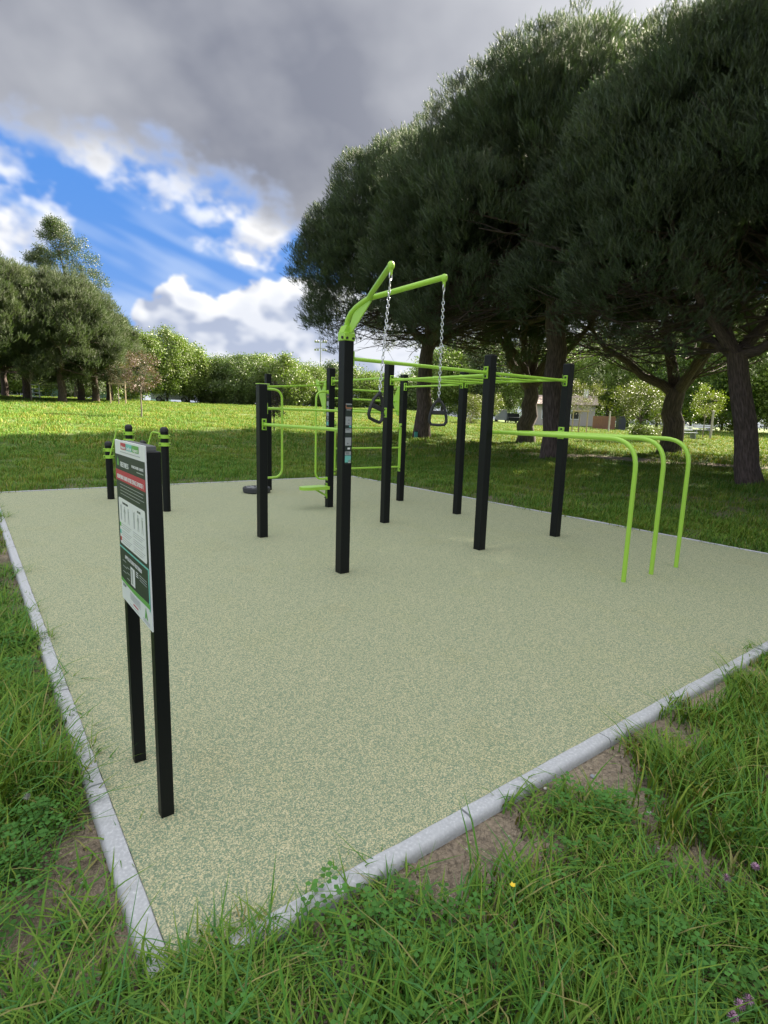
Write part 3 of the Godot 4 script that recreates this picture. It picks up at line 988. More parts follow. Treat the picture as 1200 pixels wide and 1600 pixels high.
	var far_row := [[-30, 84, "leafy tree far behind at the edge of the pine group"], [12, 88, "leafy tree far behind the bare sapling"], [58, 84, "leafy tree far behind the white slatted frame"], [104, 88, "leafy tree far behind the thick pine trunk"], [150, 86, "leafy tree far behind the staked sapling"], [196, 92, "leafy tree far behind the pink leaved sapling"], [668, 110, "leafy tree far behind the big pine by the ladder"], [716, 112, "leafy tree far behind the yellow green bush"], [760, 116, "leafy tree far behind the parked white van"], [806, 110, "leafy tree far behind the parked dark car"], [930, 108, "leafy tree far behind the wooden fence"], [980, 106, "leafy tree far behind the utility cabinet"], [1026, 100, "leafy tree far behind the tan leaved sapling"], [1078, 98, "leafy tree far behind the pale park bench"], [1128, 92, "leafy tree far behind the slim pale post"], [1180, 90, "leafy tree far behind the person in white"], [1240, 88, "leafy tree far behind the leaning pine"]]
	for i in far_row.size():
		var q = far_row[i]
		tree("broadleaf_tree", q[2], g5, {"pos": spot(q[0], q[1]), "high": 6.2 if i < 6 else 8.5, "wide": 3.6 if i < 6 else 4.4, "low": 0.2, "thick": 0.2, "seed": 140 + i, "lobes": 30, "clumps": 380, "kind": "leaf", "clump": "leaf", "tint": Color(0.175, 0.235, 0.062), "scale": 1.4, "fork": 1.2, "bark": M.dark_bark, "twigs": 1})
	# young trees and bushes on the lawn
	var young := [
		["sapling", "bare pale sapling in front of the pine group", 50, 50.0, 4.2, 1.0, 1.4, 0.05, 60, Color(0.20, 0.17, 0.13), "small"],
		["sapling", "sapling with tan leaves tied between two wooden stakes", 186, 47.5, 3.2, 0.6, 1.6, 0.04, 50, Color(0.20, 0.15, 0.11), "small"],
		["sapling", "young tree with pinkish red leaves and a pale stem on the lawn", 221, 34.0, 3.6, 0.95, 1.5, 0.045, 95, Color(0.17, 0.105, 0.095), "small"],
		["sapling", "thin young tree with dark purple leaves behind the curved handle bars", 428, 27.5, 2.55, 0.42, 0.9, 0.03, 70, Color(0.045, 0.030, 0.032), "small"],
		["bush", "round yellow green bush on the lawn beside the big pine", 735, 46.0, 2.6, 0.9, 0.1, 0.05, 190, Color(0.19, 0.20, 0.055), "small"],
		["sapling", "small yellow green sapling on the lawn near the parked car", 767, 52.0, 3.0, 0.9, 1.0, 0.04, 130, Color(0.20, 0.22, 0.05), "small"],
		["sapling", "staked young tree with tan leaves in front of the house", 905, 44.0, 4.0, 1.6, 1.7, 0.05, 150, Color(0.19, 0.185, 0.085), "small"],
		["sapling", "young tree with tan green leaves and a dark stem beside the forked pine", 1000, 34.5, 3.6, 1.75, 1.3, 0.06, 300, Color(0.18, 0.195, 0.075), "small"],
		["sapling", "small lime green sapling near the park bench", 1100, 42.0, 3.4, 0.95, 1.5, 0.04, 110, Color(0.24, 0.27, 0.04), "small"],
		["bush", "low pale flowering bush at the foot of the tan leaved sapling", 1030, 36.0, 0.8, 0.75, 0.0, 0.03, 90, Color(0.22, 0.24, 0.13), "small"],
		["bush", "low green bush round the stem of the tan leaved sapling", 1001, 34.0, 1.0, 0.45, 0.0, 0.03, 70, Color(0.17, 0.20, 0.07), "small"],
	]
	for i in young.size():
		var q = young[i]
		tree(q[0], q[1], "", {"pos": spot(q[2], q[3]), "high": q[4], "wide": q[5], "low": q[6], "thick": q[7], "seed": 120 + i, "lobes": 16, "clumps": q[8], "kind": "leaf", "clump": q[10], "tint": q[9], "scale": 0.95, "fork": maxf(0.3, q[6] * 0.95), "limbs": 5, "bark": M.pale_bark if i != 7 and i != 3 else M.dark_bark, "twigs": 3})
	# wooden stakes round two of the saplings
	for q in [[186, 47.5, "pair of wooden stakes with a crossbar round the tan sapling by the pines"], [905, 44.0, "pair of wooden stakes with a crossbar round the young tree at the house"]]:
		var p := spot(q[0], q[1])
		var s := thing("tree_stakes", q[2], "tree stakes", p, 0.1, "stakes supporting saplings")
		for e in [-1, 1]:
			var m := MB.new()
			m.tube([Vector3(e * 0.55, -0.1, 0.12), Vector3(e * 0.55, 1.75, 0.12)], [0.05, 0.045], 8)
			part("stake", m, M.stake, s)
		var cb := MB.new()
		cb.box(Vector3(0, 1.62, 0.18), Vector3(1.3, 0.10, 0.03), 0.005)
		part("crossbar", cb, M.stake, s)


# ---------------------------------------------------------------- the fitness equipment
func L(a: float, b: float, h: float) -> Vector3:
	return Vector3(a - 4.67, h, -(b - 5.2))

func post(t: Node3D, a: float, b: float, h: float, s := 0.108) -> MeshInstance3D:
	var m := MB.new()
	var p := L(a, b, 0)
	m.box(Vector3(p.x, (h - 0.03) / 2, p.z), Vector3(s, h + 0.03, s), 0.005)
	var o := part("post", m, M.black, t)
	# flat lid
	var c := MB.new()
	c.box(Vector3(p.x, h + 0.003, p.z), Vector3(s - 0.010, 0.006, s - 0.010), 0.002)
	part("lid", c, M.grip, o)
	return o

# a plate with two bolts on the face of a post: FACE is the outward direction
func bracket(t: Node3D, p: Vector3, face: Vector3, tall := 0.14, wide := 0.055) -> void:
	var m := MB.new()
	var across := Vector3(absf(face.z), 0, absf(face.x))
	m.box(p + face * 0.006, across * wide + Vector3(0, tall, 0) + face.abs() * 0.010, 0.003)
	for s in [-1, 1]:
		m.box(p + face * 0.016 + across * (wide / 2 - 0.003) * s, across * 0.006 + Vector3(0, tall, 0) + face.abs() * 0.024, 0.002)
	var o := part("bracket", m, M.lime, t)
	for s in [-1, 1]:
		var b := MB.new()
		var q := p + face * 0.011 + Vector3(0, s * (tall / 2 - 0.026), 0)
		b.tube([q, q + face * 0.012], [0.013], 8)
		part("bolt", b, M.bolt, o)

func bar(t: Node3D, a: Vector3, b: Vector3, r := 0.019, called := "crossbar") -> MeshInstance3D:
	var m := MB.new()
	m.tube([a, b], [r], 14)
	return part(called, m, M.lime, t)

func rounded(pts: Array, rad: float) -> Array:
	# a path through the points with its corners rounded
	var out := [pts[0]]
	for i in range(1, pts.size() - 1):
		var p: Vector3 = pts[i]
		var a: Vector3 = p + (pts[i - 1] - p).normalized() * rad
		var b: Vector3 = p + (pts[i + 1] - p).normalized() * rad
		for k in 9:
			var s := k / 8.0
			out.append(a.lerp(p, s).lerp(p.lerp(b, s), s))
	out.append(pts[pts.size() - 1])
	return out

func make_station() -> void:
	var t := thing("workout_station", "black post and lime green bar workout station on the rubber court", "workout station", court(4.67, 5.2), YAW)
	var P := {1: [2.65, 3.25, 2.33], 2: [2.65, 5.18, 1.94], 3: [4.67, 6.85, 2.36], 4: [4.67, 5.22, 2.34], 5: [6.28, 6.88, 2.36], 6: [6.24, 5.27, 2.34], 7: [4.67, 3.25, 2.34], 8: [6.22, 3.27, 2.36]}
	for k in P:
		post(t, P[k][0], P[k][1], P[k][2])
	var h := 0.054
	var top := 2.14
	# bars between posts along the short side of the court: from the +x face of one to the -x face of the next
	for q in [[1, 7, top, 0.019], [7, 8, top, 0.019], [4, 6, top + 0.01, 0.017], [2, 4, 1.65, 0.0175], [7, 8, 1.445, 0.024]]:
		var a: Array = P[q[0]]; var b: Array = P[q[1]]
		var z: float = (a[1] + b[1]) / 2
		var e0 := L(a[0] + h, z, q[2]); var e1 := L(b[0] - h, z, q[2])
		bar(t, e0, e1, q[3])
		bracket(t, e0, Vector3(1, 0, 0))
		bracket(t, e1, Vector3(-1, 0, 0), 0.16 if q[2] == 1.445 else 0.14, 0.085 if q[2] == 1.445 else 0.055)
	# bars along the long side: from the +v face of one to the -v face of the next
	for q in [[1, 2, 1.45, 0.019], [4, 3, top + 0.01, 0.016], [7, 4, top - 0.025, 0.018], [8, 6, top + 0.02, 0.018], [6, 5, top + 0.005, 0.016]]:
		var a: Array = P[q[0]]; var b: Array = P[q[1]]
		var x: float = (a[0] + b[0]) / 2
		var e0 := L(x, a[1] + h, q[2]); var e1 := L(x, b[1] - h, q[2])
		bar(t, e0, e1, q[3])
		bracket(t, e0, Vector3(0, 0, -1))
		bracket(t, e1, Vector3(0, 0, 1))
	# rungs of the overhead ladder
	for z in [3.75, 4.25, 4.75]:
		bar(t, L(4.67, z, top - 0.015), L(6.23, z, top + 0.015), 0.015, "rung")
	# wall ladder between two far posts
	for e in [3, 5]:
		var a: Array = P[e]
		var m := MB.new()
		var sx := h if e == 3 else -h
		m.box(L(a[0] + sx * 1.12, a[1] - 0.01, 1.02), Vector3(0.012, 0.90, 0.07), 0.003)
		m.box(L(a[0] + sx * 1.35, a[1] - 0.045, 1.02), Vector3(0.034, 0.90, 0.010), 0.003)
		var o := part("ladder_side", m, M.lime, t)
		for y in [0.62, 1.42]:
			for dz in [-0.016, 0.016]:
				var b := MB.new()
				var q := L(a[0] + sx * 1.35 + dz * 0.6, a[1] - 0.05, y)
				b.tube([q, q + Vector3(0, 0, 0.012)], [0.009], 8)
				part("bolt", b, M.bolt, o)
		# slanted plates that carry the leaning rungs
		var pl := MB.new()
		pl.prism([Vector2(0.05, 1.62), Vector2(0.05, 2.17), Vector2(0.075, 2.17), Vector2(0.20, 1.98), Vector2(0.345, 2.20), Vector2(0.405, 2.17), Vector2(0.10, 1.60)], -0.006, 0.006, Basis(Vector3(0, 0, -1), Vector3.UP, Vector3(1, 0, 0)), L(a[0] - h * 1.12, a[1], 0))
		part("slanted_plate", pl, M.lime, t)
		var br := MB.new()
		var s0 := L(a[0] - h * 1.12, a[1] + 0.05, 2.14)
		br.tube([s0, s0 + Vector3(0, 0, -0.27)], [0.012], 8)
		part("plate_brace", br, M.lime, t)
	for q in [[0.66, -0.02], [1.02, -0.02], [1.38, -0.02], [1.70, 0.10], [1.88, 0.19], [2.05, 0.28]]:
		bar(t, L(4.67 + h, 6.86 + q[1], q[0]), L(6.28 - h, 6.88 + q[1], q[0]), 0.0165, "rung")
	# bar from the short post to the leaning ladder
	bar(t, L(2.68, 5.2, 1.915), L(4.66, 7.12, 2.09), 0.015)
	var cap := MB.new()
	cap.box(L(2.67, 5.19, 1.948), Vector3(0.15, 0.010, 0.105), 0.003)
	part("top_plate", cap, M.lime, t)
	# bent hand rails on the short post and the far post
	var r1 := MB.new()
	r1.tube(rounded([L(2.70, 5.18, 1.89), L(2.93, 5.18, 1.89), L(2.93, 5.18, 0.77), L(2.70, 5.18, 0.77)], 0.13), [0.0145], 12)
	part("hand_rail", r1, M.lime, t)
	var r2 := MB.new()
	r2.tube(rounded([L(4.62, 6.85, 1.97), L(4.39, 6.85, 1.97), L(4.39, 6.85, 0.50), L(4.62, 6.85, 0.50)], 0.13), [0.0165], 12)
	part("hand_rail", r2, M.lime, t)
	for q in [[2.706, 5.18, 1.89], [2.706, 5.18, 0.77], [4.614, 6.85, 1.97], [4.614, 6.85, 0.50]]:
		var f := MB.new()
		f.box(L(q[0], q[1], q[2]), Vector3(0.014, 0.06, 0.06), 0.003)
		part("rail_foot", f, M.lime, t)
	# step seat with its bracket
	var seat := MB.new()
	var outline := []
	for k in 13:
		var a := PI / 2 + PI * k / 12
		outline.append(Vector2(-0.30 + cos(a) * 0.21, sin(a) * 0.13))
	outline.append(Vector2(0.0, -0.13))
	outline.append(Vector2(0.0, 0.13))
	seat.prism(outline, 0.0, 0.052, Basis(Vector3(1, 0, 0), Vector3(0, 0, -1), Vector3(0, 1, 0)), L(4.60, 6.85, 0.325))
	part("step_seat", seat, M.lime, t)
	var sb := MB.new()
	sb.box(L(4.608, 6.85, 0.29), Vector3(0.014, 0.27, 0.06), 0.003)
	sb.box(L(4.50, 6.85, 0.262), Vector3(0.25, 0.030, 0.03), 0.004, Basis(Vector3(0, 0, 1), -0.50))
	var sbo := part("seat_bracket", sb, M.lime, t)
	for y in [0.17, 0.405]:
		for dz in [-0.016, 0.016]:
			var b := MB.new()
			b.tube([L(4.60, 6.85 + dz, y), L(4.585, 6.85 + dz, y)], [0.010], 8)
			part("bolt", b, M.bolt, sbo)
	# dip bars: three bent tubes from the ground to the crossbar
	for x in [4.93, 5.48, 6.03]:
		var m := MB.new()
		m.tube(rounded([L(x, 1.48, -0.03), L(x, 1.48, 1.445), L(x, 3.24, 1.445)], 0.30), [0.0235], 16)
		part("dip_bar", m, M.lime, t)
	# forked hanger on the tall post
	var hg := MB.new()
	var c := L(2.65, 3.25, 0)
	hg.box(c + Vector3(0, 2.335, 0), Vector3(0.124, 0.075, 0.124), 0.006)
	hg.prism([Vector2(-0.062, 2.37), Vector2(0.062, 2.37), Vector2(0.03, 2.44), Vector2(-0.03, 2.44)], -0.05, 0.05, Basis.IDENTITY, c)
	var stem := [Vector3(0, 2.36, -0.01), Vector3(0, 2.43, -0.005), Vector3(0, 2.49, 0.02), Vector3(0, 2.545, 0.075), Vector3(0, 2.588, 0.16), Vector3(0, 2.622, 0.28), Vector3(0, 2.648, 0.40)]
	for i in stem.size():
		stem[i] += c
	hg.tube(stem, [0.027, 0.027, 0.027, 0.027, 0.026, 0.026, 0.026], 16)
	hg.prism([Vector2(-0.055, 2.37), Vector2(-0.055, 2.43), Vector2(-0.13, 2.55), Vector2(-0.36, 2.635), Vector2(-0.40, 2.61), Vector2(-0.10, 2.372)], -0.006, 0.006, Basis(Vector3(0, 0, -1), Vector3.UP, Vector3(1, 0, 0)), c)
	var hgo := part("hanger", hg, M.lime, t)
	for s in [-1, 1]:
		var am := MB.new()
		var e := c + Vector3(0.279 * s, 2.75, 1.047)
		am.tube(rounded([c + Vector3(0, 2.640, 0.36), c + Vector3(0.045 * s, 2.657, 0.455), e], 0.06), [0.0235], 16)
		am.lathe(e + Vector3(0, -0.028, 0), [Vector2(0.001, 0.056), Vector2(0.018, 0.050), Vector2(0.027, 0.036), Vector2(0.029, 0.022), Vector2(0.026, 0.006), Vector2(0.014, -0.012), Vector2(0.010, -0.045), Vector2(0.004, -0.050)], 16)
		part("hanger_arm", am, M.lime, hgo)
		var b := MB.new()
		b.tube([c + Vector3(0.062 * s, 2.325, 0.03), c + Vector3(0.074 * s, 2.325, 0.03)], [0.014], 8)
		part("bolt", b, M.bolt, hgo)
		var b2 := MB.new()
		b2.tube([c + Vector3(0.035 * s, 2.32, 0.062), c + Vector3(0.035 * s, 2.32, 0.073)], [0.012], 8)
		part("bolt", b2, M.bolt, hgo)
	# printed instruction strips on two posts
	strip(t, L(2.655, 3.25, 0) + Vector3(0, 0, 0.055), Vector3(0, 0, 1), 0.074, 1.12, 1.71)
	strip(t, L(4.67, 6.85, 0) + Vector3(-0.055, 0, 0.005), Vector3(-1, 0, 0), 0.070, 1.40, 1.93)

func strip(t: Node3D, p: Vector3, face: Vector3, w: float, y0: float, y1: float) -> void:
	var across := Vector3(absf(face.z), 0, absf(face.x))
	var at := func(x: float, y: float, sx: float, sy: float, lay: float) -> MB:
		var m := MB.new()
		m.box(p + across * x * w + Vector3(0, mix(y1, y0, y), 0) + face * (0.0010 + lay * 0.0010), across * sx * w + Vector3(0, sy * (y1 - y0), 0) + face.abs() * 0.0010, 0.0002)
		return m
	var o := part("instruction_strip", at.call(0, 0.5, 1.0, 1.0, 0), M.dark_print, t)
	for q in [[0.0, 0.012, 0.96, 0.016, "grey_print"], [0.0, 0.075, 0.92, 0.018, "orange_print"], [-0.44, 0.045, 0.07, 0.05, "orange_print"], [0.0, 0.105, 0.7, 0.012, "grey_print"], [0.0, 0.285, 0.94, 0.140, "grey_print"], [0.28, 0.375, 0.34, 0.030, "teal_print"], [0.0, 0.445, 0.94, 0.070, "grey_print"], [0.0, 0.625, 0.94, 0.135, "grey_print"], [0.12, 0.740, 0.40, 0.030, "white_print"], [0.0, 0.820, 0.94, 0.060, "grey_print"], [0.0, 0.915, 0.94, 0.115, "teal_print"], [0.25, 0.955, 0.42, 0.050, "white_print"]]:
		part("printed_panel", at.call(q[0], q[1], q[2], q[3], 1.0), M[q[4]], o)
	for q in [[0.05, 0.27, 0.10, 0.020], [0.05, 0.325, 0.10, 0.014], [-0.1, 0.43, 0.5, 0.008], [-0.05, 0.66, 0.12, 0.020], [-0.1, 0.81, 0.6, 0.007], [-0.1, 0.83, 0.5, 0.007]]:
		part("print_line", at.call(q[0], q[1], q[2], q[3], 2.0), M.dark_print, o)

func make_chain_handles() -> void:
	var c := L(2.65, 3.25, 0)
	for s in [-1, 1]:
		var at := court(4.67, 5.2) + Basis(Vector3.UP, YAW) * (c + Vector3(0.279 * s, 2.672, 1.047))
		var t := thing("chain_handle", ["black triangular grip swinging aslant on its steel chain", "black triangular grip hanging straight down on its steel chain"][0 if s < 0 else 1], "chain handle", at, YAW, "chain handles hung from the forked hanger")
		var swing := Basis(Vector3(0, 0, 1), 0.0)
		if s < 0:
			# the wind has pushed this one aside
			swing = Basis(Vector3(0.55, 0, 0.83).normalized(), -0.19)
		var ch := MB.new()
		var y := 0.018
		for k in 32:
			var big := k < 2
			var ln := 0.030 if big else 0.0165
			var wd := 0.024 if big else 0.0105
			var wire := 0.0048 if big else 0.0036
			y -= ln * (0.84 if k == 0 else 0.86)
			var ring := []
			var sides := 12
			var turn := Basis(Vector3.UP, (0.6 if k % 2 == 0 else 0.6 + PI / 2) if not big else 0.5 + 0.35 * k)
			for i in sides + 1:
				var a := TAU * i / sides
				ring.append(swing * (Vector3(0, y, 0) + turn * Vector3(cos(a) * wd, sin(a) * ln, 0)))
			ch.tube(ring, [wire], 6, false)
			y -= ln * 0.86
		part("chain", ch, M.steel, t)
		var hd := MB.new()
		var hb := swing * Basis(Vector3.UP, -0.62 if s > 0 else 0.15)
		if s < 0:
			hb = Basis(Vector3(0, 0, 1), -0.12) * hb
		var o := swing * Vector3(0, y + 0.004, 0)
		var tri := [Vector3(0.0, 0.0, 0), Vector3(0.022, -0.006, 0), Vector3(0.050, -0.05, 0), Vector3(0.072, -0.135, 0), Vector3(0.074, -0.175, 0), Vector3(0.056, -0.200, 0), Vector3(0.0, -0.203, 0), Vector3(-0.056, -0.200, 0), Vector3(-0.074, -0.175, 0), Vector3(-0.072, -0.135, 0), Vector3(-0.050, -0.05, 0), Vector3(-0.022, -0.006, 0), Vector3(0.0, 0.0, 0)]
		for i in tri.size():
			tri[i] = o + hb * tri[i]
		hd.tube(tri, [0.0130], 10, false)
		part("grip", hd, M.grip, t)
		var st := MB.new()
		st.box(o + hb * Vector3(0, -0.098, 0), Vector3(0.118, 0.036, 0.020), 0.006, hb)
		part("strap", st, M.grip, t)
		var nk := MB.new()
		nk.box(o + hb * Vector3(0, 0.008, 0), Vector3(0.036, 0.040, 0.026), 0.008, hb)
		part("neck", nk, M.grip, t)

func bollard(t: Node3D, p: Vector3, h: float) -> void:
	var m := MB.new()
	m.lathe(p, [Vector2(0.058, -0.02), Vector2(0.058, h - 0.065), Vector2(0.058, h - 0.060)], 24)
	var o := part("post", m, M.black, t)
	var d := MB.new()
	d.lathe(p, [Vector2(0.062, h - 0.075), Vector2(0.062, h - 0.052), Vector2(0.056, h - 0.026), Vector2(0.042, h - 0.009), Vector2(0.022, h - 0.001), Vector2(0.0005, h)], 24)
	part("dome_cap", d, M.grip, o)
	for y in [h - 0.15, h - 0.27]:
		var c := MB.new()
		c.lathe(p, [Vector2(0.059, y - 0.028), Vector2(0.068, y - 0.028), Vector2(0.068, y + 0.028), Vector2(0.059, y + 0.028)], 24)
		for s in [-1, 1]:
			c.box(p + Vector3(0.074 * s, y, 0), Vector3(0.026, 0.056, 0.034), 0.004)
		var co := part("clamp", c, M.lime, o)
		for s in [-1, 1]:
			var b := MB.new()
			b.tube([p + Vector3(0.078 * s, y, 0.016), p + Vector3(0.078 * s, y, 0.028)], [0.009], 8)
			part("bolt", b, M.bolt, co)

func make_small_sets() -> void:
	# four round posts with clamps and bent handles
	var org := Vector3(2.0, 0, -8.6)
	var t := thing("handle_posts", "four round black posts with domed caps and lime clamps behind the information panel", "exercise posts", court(2.0, 8.6), YAW)
	for q in [[2.13, 7.62, 1.33], [1.87, 8.78, 1.33], [1.64, 9.30, 1.02], [2.27, 9.55, 1.02]]:
		bollard(t, Vector3(q[0], 0, -q[1]) - org, q[2])
	for q in [[2.13, 7.62], [1.87, 8.78]]:
		var p := Vector3(q[0], 0, -q[1]) - org
		var m := MB.new()
		m.tube(rounded([p + Vector3(-0.05, 1.17, 0.0), p + Vector3(-0.07, 1.235, 0.0), p + Vector3(-0.17, 1.25, -0.06), p + Vector3(-0.30, 0.75, -0.12)], 0.035), [0.012], 10)
		part("handle", m, M.lime, t)
	# twisting disc beside a tall post
	var tw := thing("twist_disc", "low dark twisting disc with a tall black post behind the short post", "twist station", court(4.45, 9.1), YAW)
	var pm := MB.new()
	pm.box(Vector3(4.67 - 4.45, 1.17, -(9.30 - 9.1)), Vector3(0.108, 2.40, 0.108), 0.005)
	part("post", pm, M.black, tw)
	var dp := Vector3(4.28 - 4.45, 0, -(9.02 - 9.1))
	var dm := MB.new()
	dm.lathe(dp, [Vector2(0.24, 0.0), Vector2(0.27, 0.02), Vector2(0.275, 0.095), Vector2(0.262, 0.112), Vector2(0.24, 0.112), Vector2(0.225, 0.10), Vector2(0.001, 0.10)], 32)
	var dso := part("disc", dm, M.tread, tw)
	for i in 9:
		var r := MB.new()
		var a := TAU * i / 9
		r.tube([dp + Vector3(cos(a) * 0.06, 0.104, sin(a) * 0.06), dp + Vector3(cos(a + 0.3) * 0.21, 0.106, sin(a + 0.3) * 0.21)], [0.012], 6)
		part("tread_rib", r, M.zinc, dso)

func words(parent: Node3D, s: String, at: Vector3, high: float, mat: Material, wide := 0.0, centre := false) -> MeshInstance3D:
	var tm := TextMesh.new()
	var f := SystemFont.new()
	f.font_names = PackedStringArray(["Droid Sans"])
	f.font_weight = 700
	tm.font = f
	tm.text = s
	tm.font_size = 32
	tm.pixel_size = high / 23.0
	tm.depth = 0.0006
	tm.curve_step = 2.0
	tm.horizontal_alignment = HORIZONTAL_ALIGNMENT_CENTER if centre else HORIZONTAL_ALIGNMENT_LEFT
	var o := MeshInstance3D.new()
	o.name = "lettering"
	o.mesh = tm
	o.material_override = mat
	parent.add_child(o, true)
	var b := Basis(Vector3(0, 0, 1), Vector3(0, 1, 0), Vector3(-1, 0, 0))
	if wide > 0.0:
		var ab := tm.get_aabb()
		if ab.size.x > 0.0:
			b = b.scaled_local(Vector3(wide / ab.size.x, 1, 1))
	o.transform = Transform3D(b, at)
	return o

func make_panel() -> void:
	var t := thing("information_panel", "tall green, white and red information panel on two black posts at the kerb", "information panel", court(0.165, 0.88), YAW)
	for z in [0.215, -0.215]:
		var m := MB.new()
		m.box(Vector3(0, 0.715, z), Vector3(0.050, 1.47, 0.050), 0.003)
		part("post", m, M.black, t)
	var lid := MB.new()
	lid.box(Vector3(0.0, 1.4535, 0), Vector3(0.046, 0.028, 0.380), 0.003)
	part("top_rail", lid, M.worn_grey, t)
	var lid2 := MB.new()
	lid2.box(Vector3(0.0, 0.80, 0), Vector3(0.040, 0.03, 0.380), 0.003)
	part("bottom_rail", lid2, M.black, t)
	var sheet := MB.new()
	sheet.box(Vector3(-0.028, 1.1255, 0), Vector3(0.005, 0.690, 0.484), 0.001)
	var o := part("panel", sheet, M.white_print, t)
	# x runs from the far edge (0) to the near edge (1), y from the top down
	var pos := func(x: float, y: float, lay: float) -> Vector3: return Vector3(-0.0306 - lay * 0.0006, 1.4705 - 0.690 * y, -0.242 + 0.484 * x)
	var rect := func(x0: float, y0: float, x1: float, y1: float, mat: String, lay: float, called: String) -> void:
		var m := MB.new()
		var a: Vector3 = pos.call(x0, y0, lay); var b: Vector3 = pos.call(x1, y1, lay)
		m.box((a + b) / 2 - Vector3(0.0002, 0, 0), Vector3(0.0006, absf(a.y - b.y), absf(a.z - b.z)), 0.0001)
		part(called, m, M[mat], o)
	# head strip with three tags
	rect.call(0.22, 0.012, 0.40, 0.050, "red_print", 1, "tag")
	rect.call(0.41, 0.012, 0.60, 0.050, "teal_print", 1, "tag")
	rect.call(0.61, 0.012, 0.82, 0.050, "green_print", 1, "tag")
	words(o, "Débutant", pos.call(0.235, 0.038, 2.2), 0.011, M.white_print, 0.075)
	words(o, "Confirmé", pos.call(0.425, 0.038, 2.2), 0.011, M.white_print, 0.080)
	words(o, "Expert", pos.call(0.64, 0.038, 2.2), 0.011, M.white_print, 0.075)
	rect.call(0.20, 0.063, 0.86, 0.067, "grey_print", 1, "print_line")
	# dark field
	rect.call(0.005, 0.084, 0.985, 0.868, "dark_print", 1, "dark_field")
	var tri := MB.new()
	for k in 2:
		var q: Vector3 = pos.call(0.095 + 0.02 * k, 0.150, 2.2)
		tri.prism([Vector2(-0.016 + 0.006 * k, 0.0), Vector2(0.0, 0.036 - 0.008 * k), Vector2(0.016 - 0.004 * k, 0.0)], -0.0002, 0.0004 + 0.0003 * k, Basis(Vector3(0, 0, 1), Vector3.UP, Vector3(-1, 0, 0)), q)
	part("emblem", tri, M.green_print, o)
	words(o, "FREETNESS", pos.call(0.18, 0.140, 2.2), 0.020, M.white_print, 0.140)
	words(o, "PARCOURS SANTÉ", pos.call(0.58, 0.130, 2.2), 0.010, M.white_print, 0.175)
	rect.call(0.74, 0.150, 0.94, 0.155, "grey_print", 2, "print_line")
	rect.call(0.005, 0.176, 0.985, 0.240, "red_print", 2, "red_band")
	words(o, "BIENVENUE DANS VOTRE ESPACE SPORTIF !", pos.call(0.05, 0.2165, 3.4), 0.0165, M.white_print, 0.425)
	for k in 4:
		rect.call(0.14, 0.258 + k * 0.019, [0.92, 0.90, 0.93, 0.80][k], 0.2615 + k * 0.019, "grey_print", 2, "print_line")
	# white card with exercise figures
	var card := MB.new()
	var pts := []
	for q in [[0.06, 0.345, PI], [0.94, 0.345, 0.5 * PI], [0.94, 0.632, 0.0], [0.06, 0.632, -0.5 * PI]]:
		for k in 5:
			var a: float = q[2] - k * PI / 8
			var cx: float = (q[0] - 0.5) * 0.484; var cy: float = -(q[1] - 0.49) * 0.690
			var ix := 0.012 if q[0] < 0.5 else -0.012
			var iy := -0.012 if q[1] < 0.5 else 0.012
			pts.append(Vector2(cx + ix + cos(a) * 0.012, cy + iy + sin(a) * 0.012))
	card.prism(pts, 0.0, 0.0006, Basis(Vector3(0, 0, 1), Vector3.UP, Vector3(-1, 0, 0)), pos.call(0.5, 0.49, 2))
	part("card", card, M.white_print, o)
	words(o, "ÉCHAUFFEMENT", pos.call(0.20, 0.371, 3.4), 0.008, M.dark_print, 0.095)
	words(o, "RETOUR", pos.call(0.70, 0.371, 3.4), 0.008, M.dark_print, 0.050)
	for k in 6:
		# little printed figures: head, trunk, arms and legs
		var fg := MB.new()
		var q: Vector3 = pos.call(0.14 + 0.13 * k + (0.06 if k > 2 else 0.0), 0.432, 3)
		var b := Basis(Vector3(0, 0, 1), Vector3.UP, Vector3(-1, 0, 0))
		var head := []
		for i in 10:
			head.append(Vector2(cos(TAU * i / 10), sin(TAU * i / 10)) * 0.0048 + Vector2(0, 0.026))
		fg.prism(head, 0, 0.0006, b, q)
		fg.prism([Vector2(-0.006, -0.004), Vector2(-0.008, 0.020), Vector2(0.008, 0.020), Vector2(0.006, -0.004)], 0, 0.0006, b, q)
		var sp := 0.002 + 0.003 * (k % 3)
		for s in [-1.0, 1.0]:
			fg.prism([Vector2(s * 0.0012, -0.003), Vector2(s * 0.0062, -0.003), Vector2(s * (0.0045 + sp), -0.034), Vector2(s * (0.0015 + sp), -0.034)], 0, 0.0006, b, q)
			var up: float = [0.036, 0.002, 0.018][k % 3]
			fg.prism([Vector2(s * 0.007, 0.019), Vector2(s * 0.014, up), Vector2(s * 0.0165, up), Vector2(s * 0.010, 0.0195)], 0, 0.0005, b, q)
		part("exercise_figure", fg, M.grey_print, o)
	for k in 9:
		rect.call(0.14, 0.502 + k * 0.0125 + (k / 3) * 0.006, 0.48 - 0.04 * (k % 3), 0.505 + k * 0.0125 + (k / 3) * 0.006, "grey_print", 3, "print_line")
		rect.call(0.54, 0.502 + k * 0.0125 + (k / 3) * 0.006, 0.90 - 0.04 * (k % 3), 0.505 + k * 0.0125 + (k / 3) * 0.006, "grey_print", 3, "print_line")
	rect.call(0.065, 0.500, 0.115, 0.525, "green_print", 3, "tag")
	rect.call(0.065, 0.545, 0.115, 0.570, "teal_print", 3, "tag")
	rect.call(0.065, 0.590, 0.115, 0.615, "red_print", 3, "tag")
	# framed lower field
	rect.call(0.005, 0.652, 0.985, 0.662, "teal_print", 2, "frame_line")
	rect.call(0.955, 0.662, 0.985, 0.890, "teal_print", 2, "frame_line")
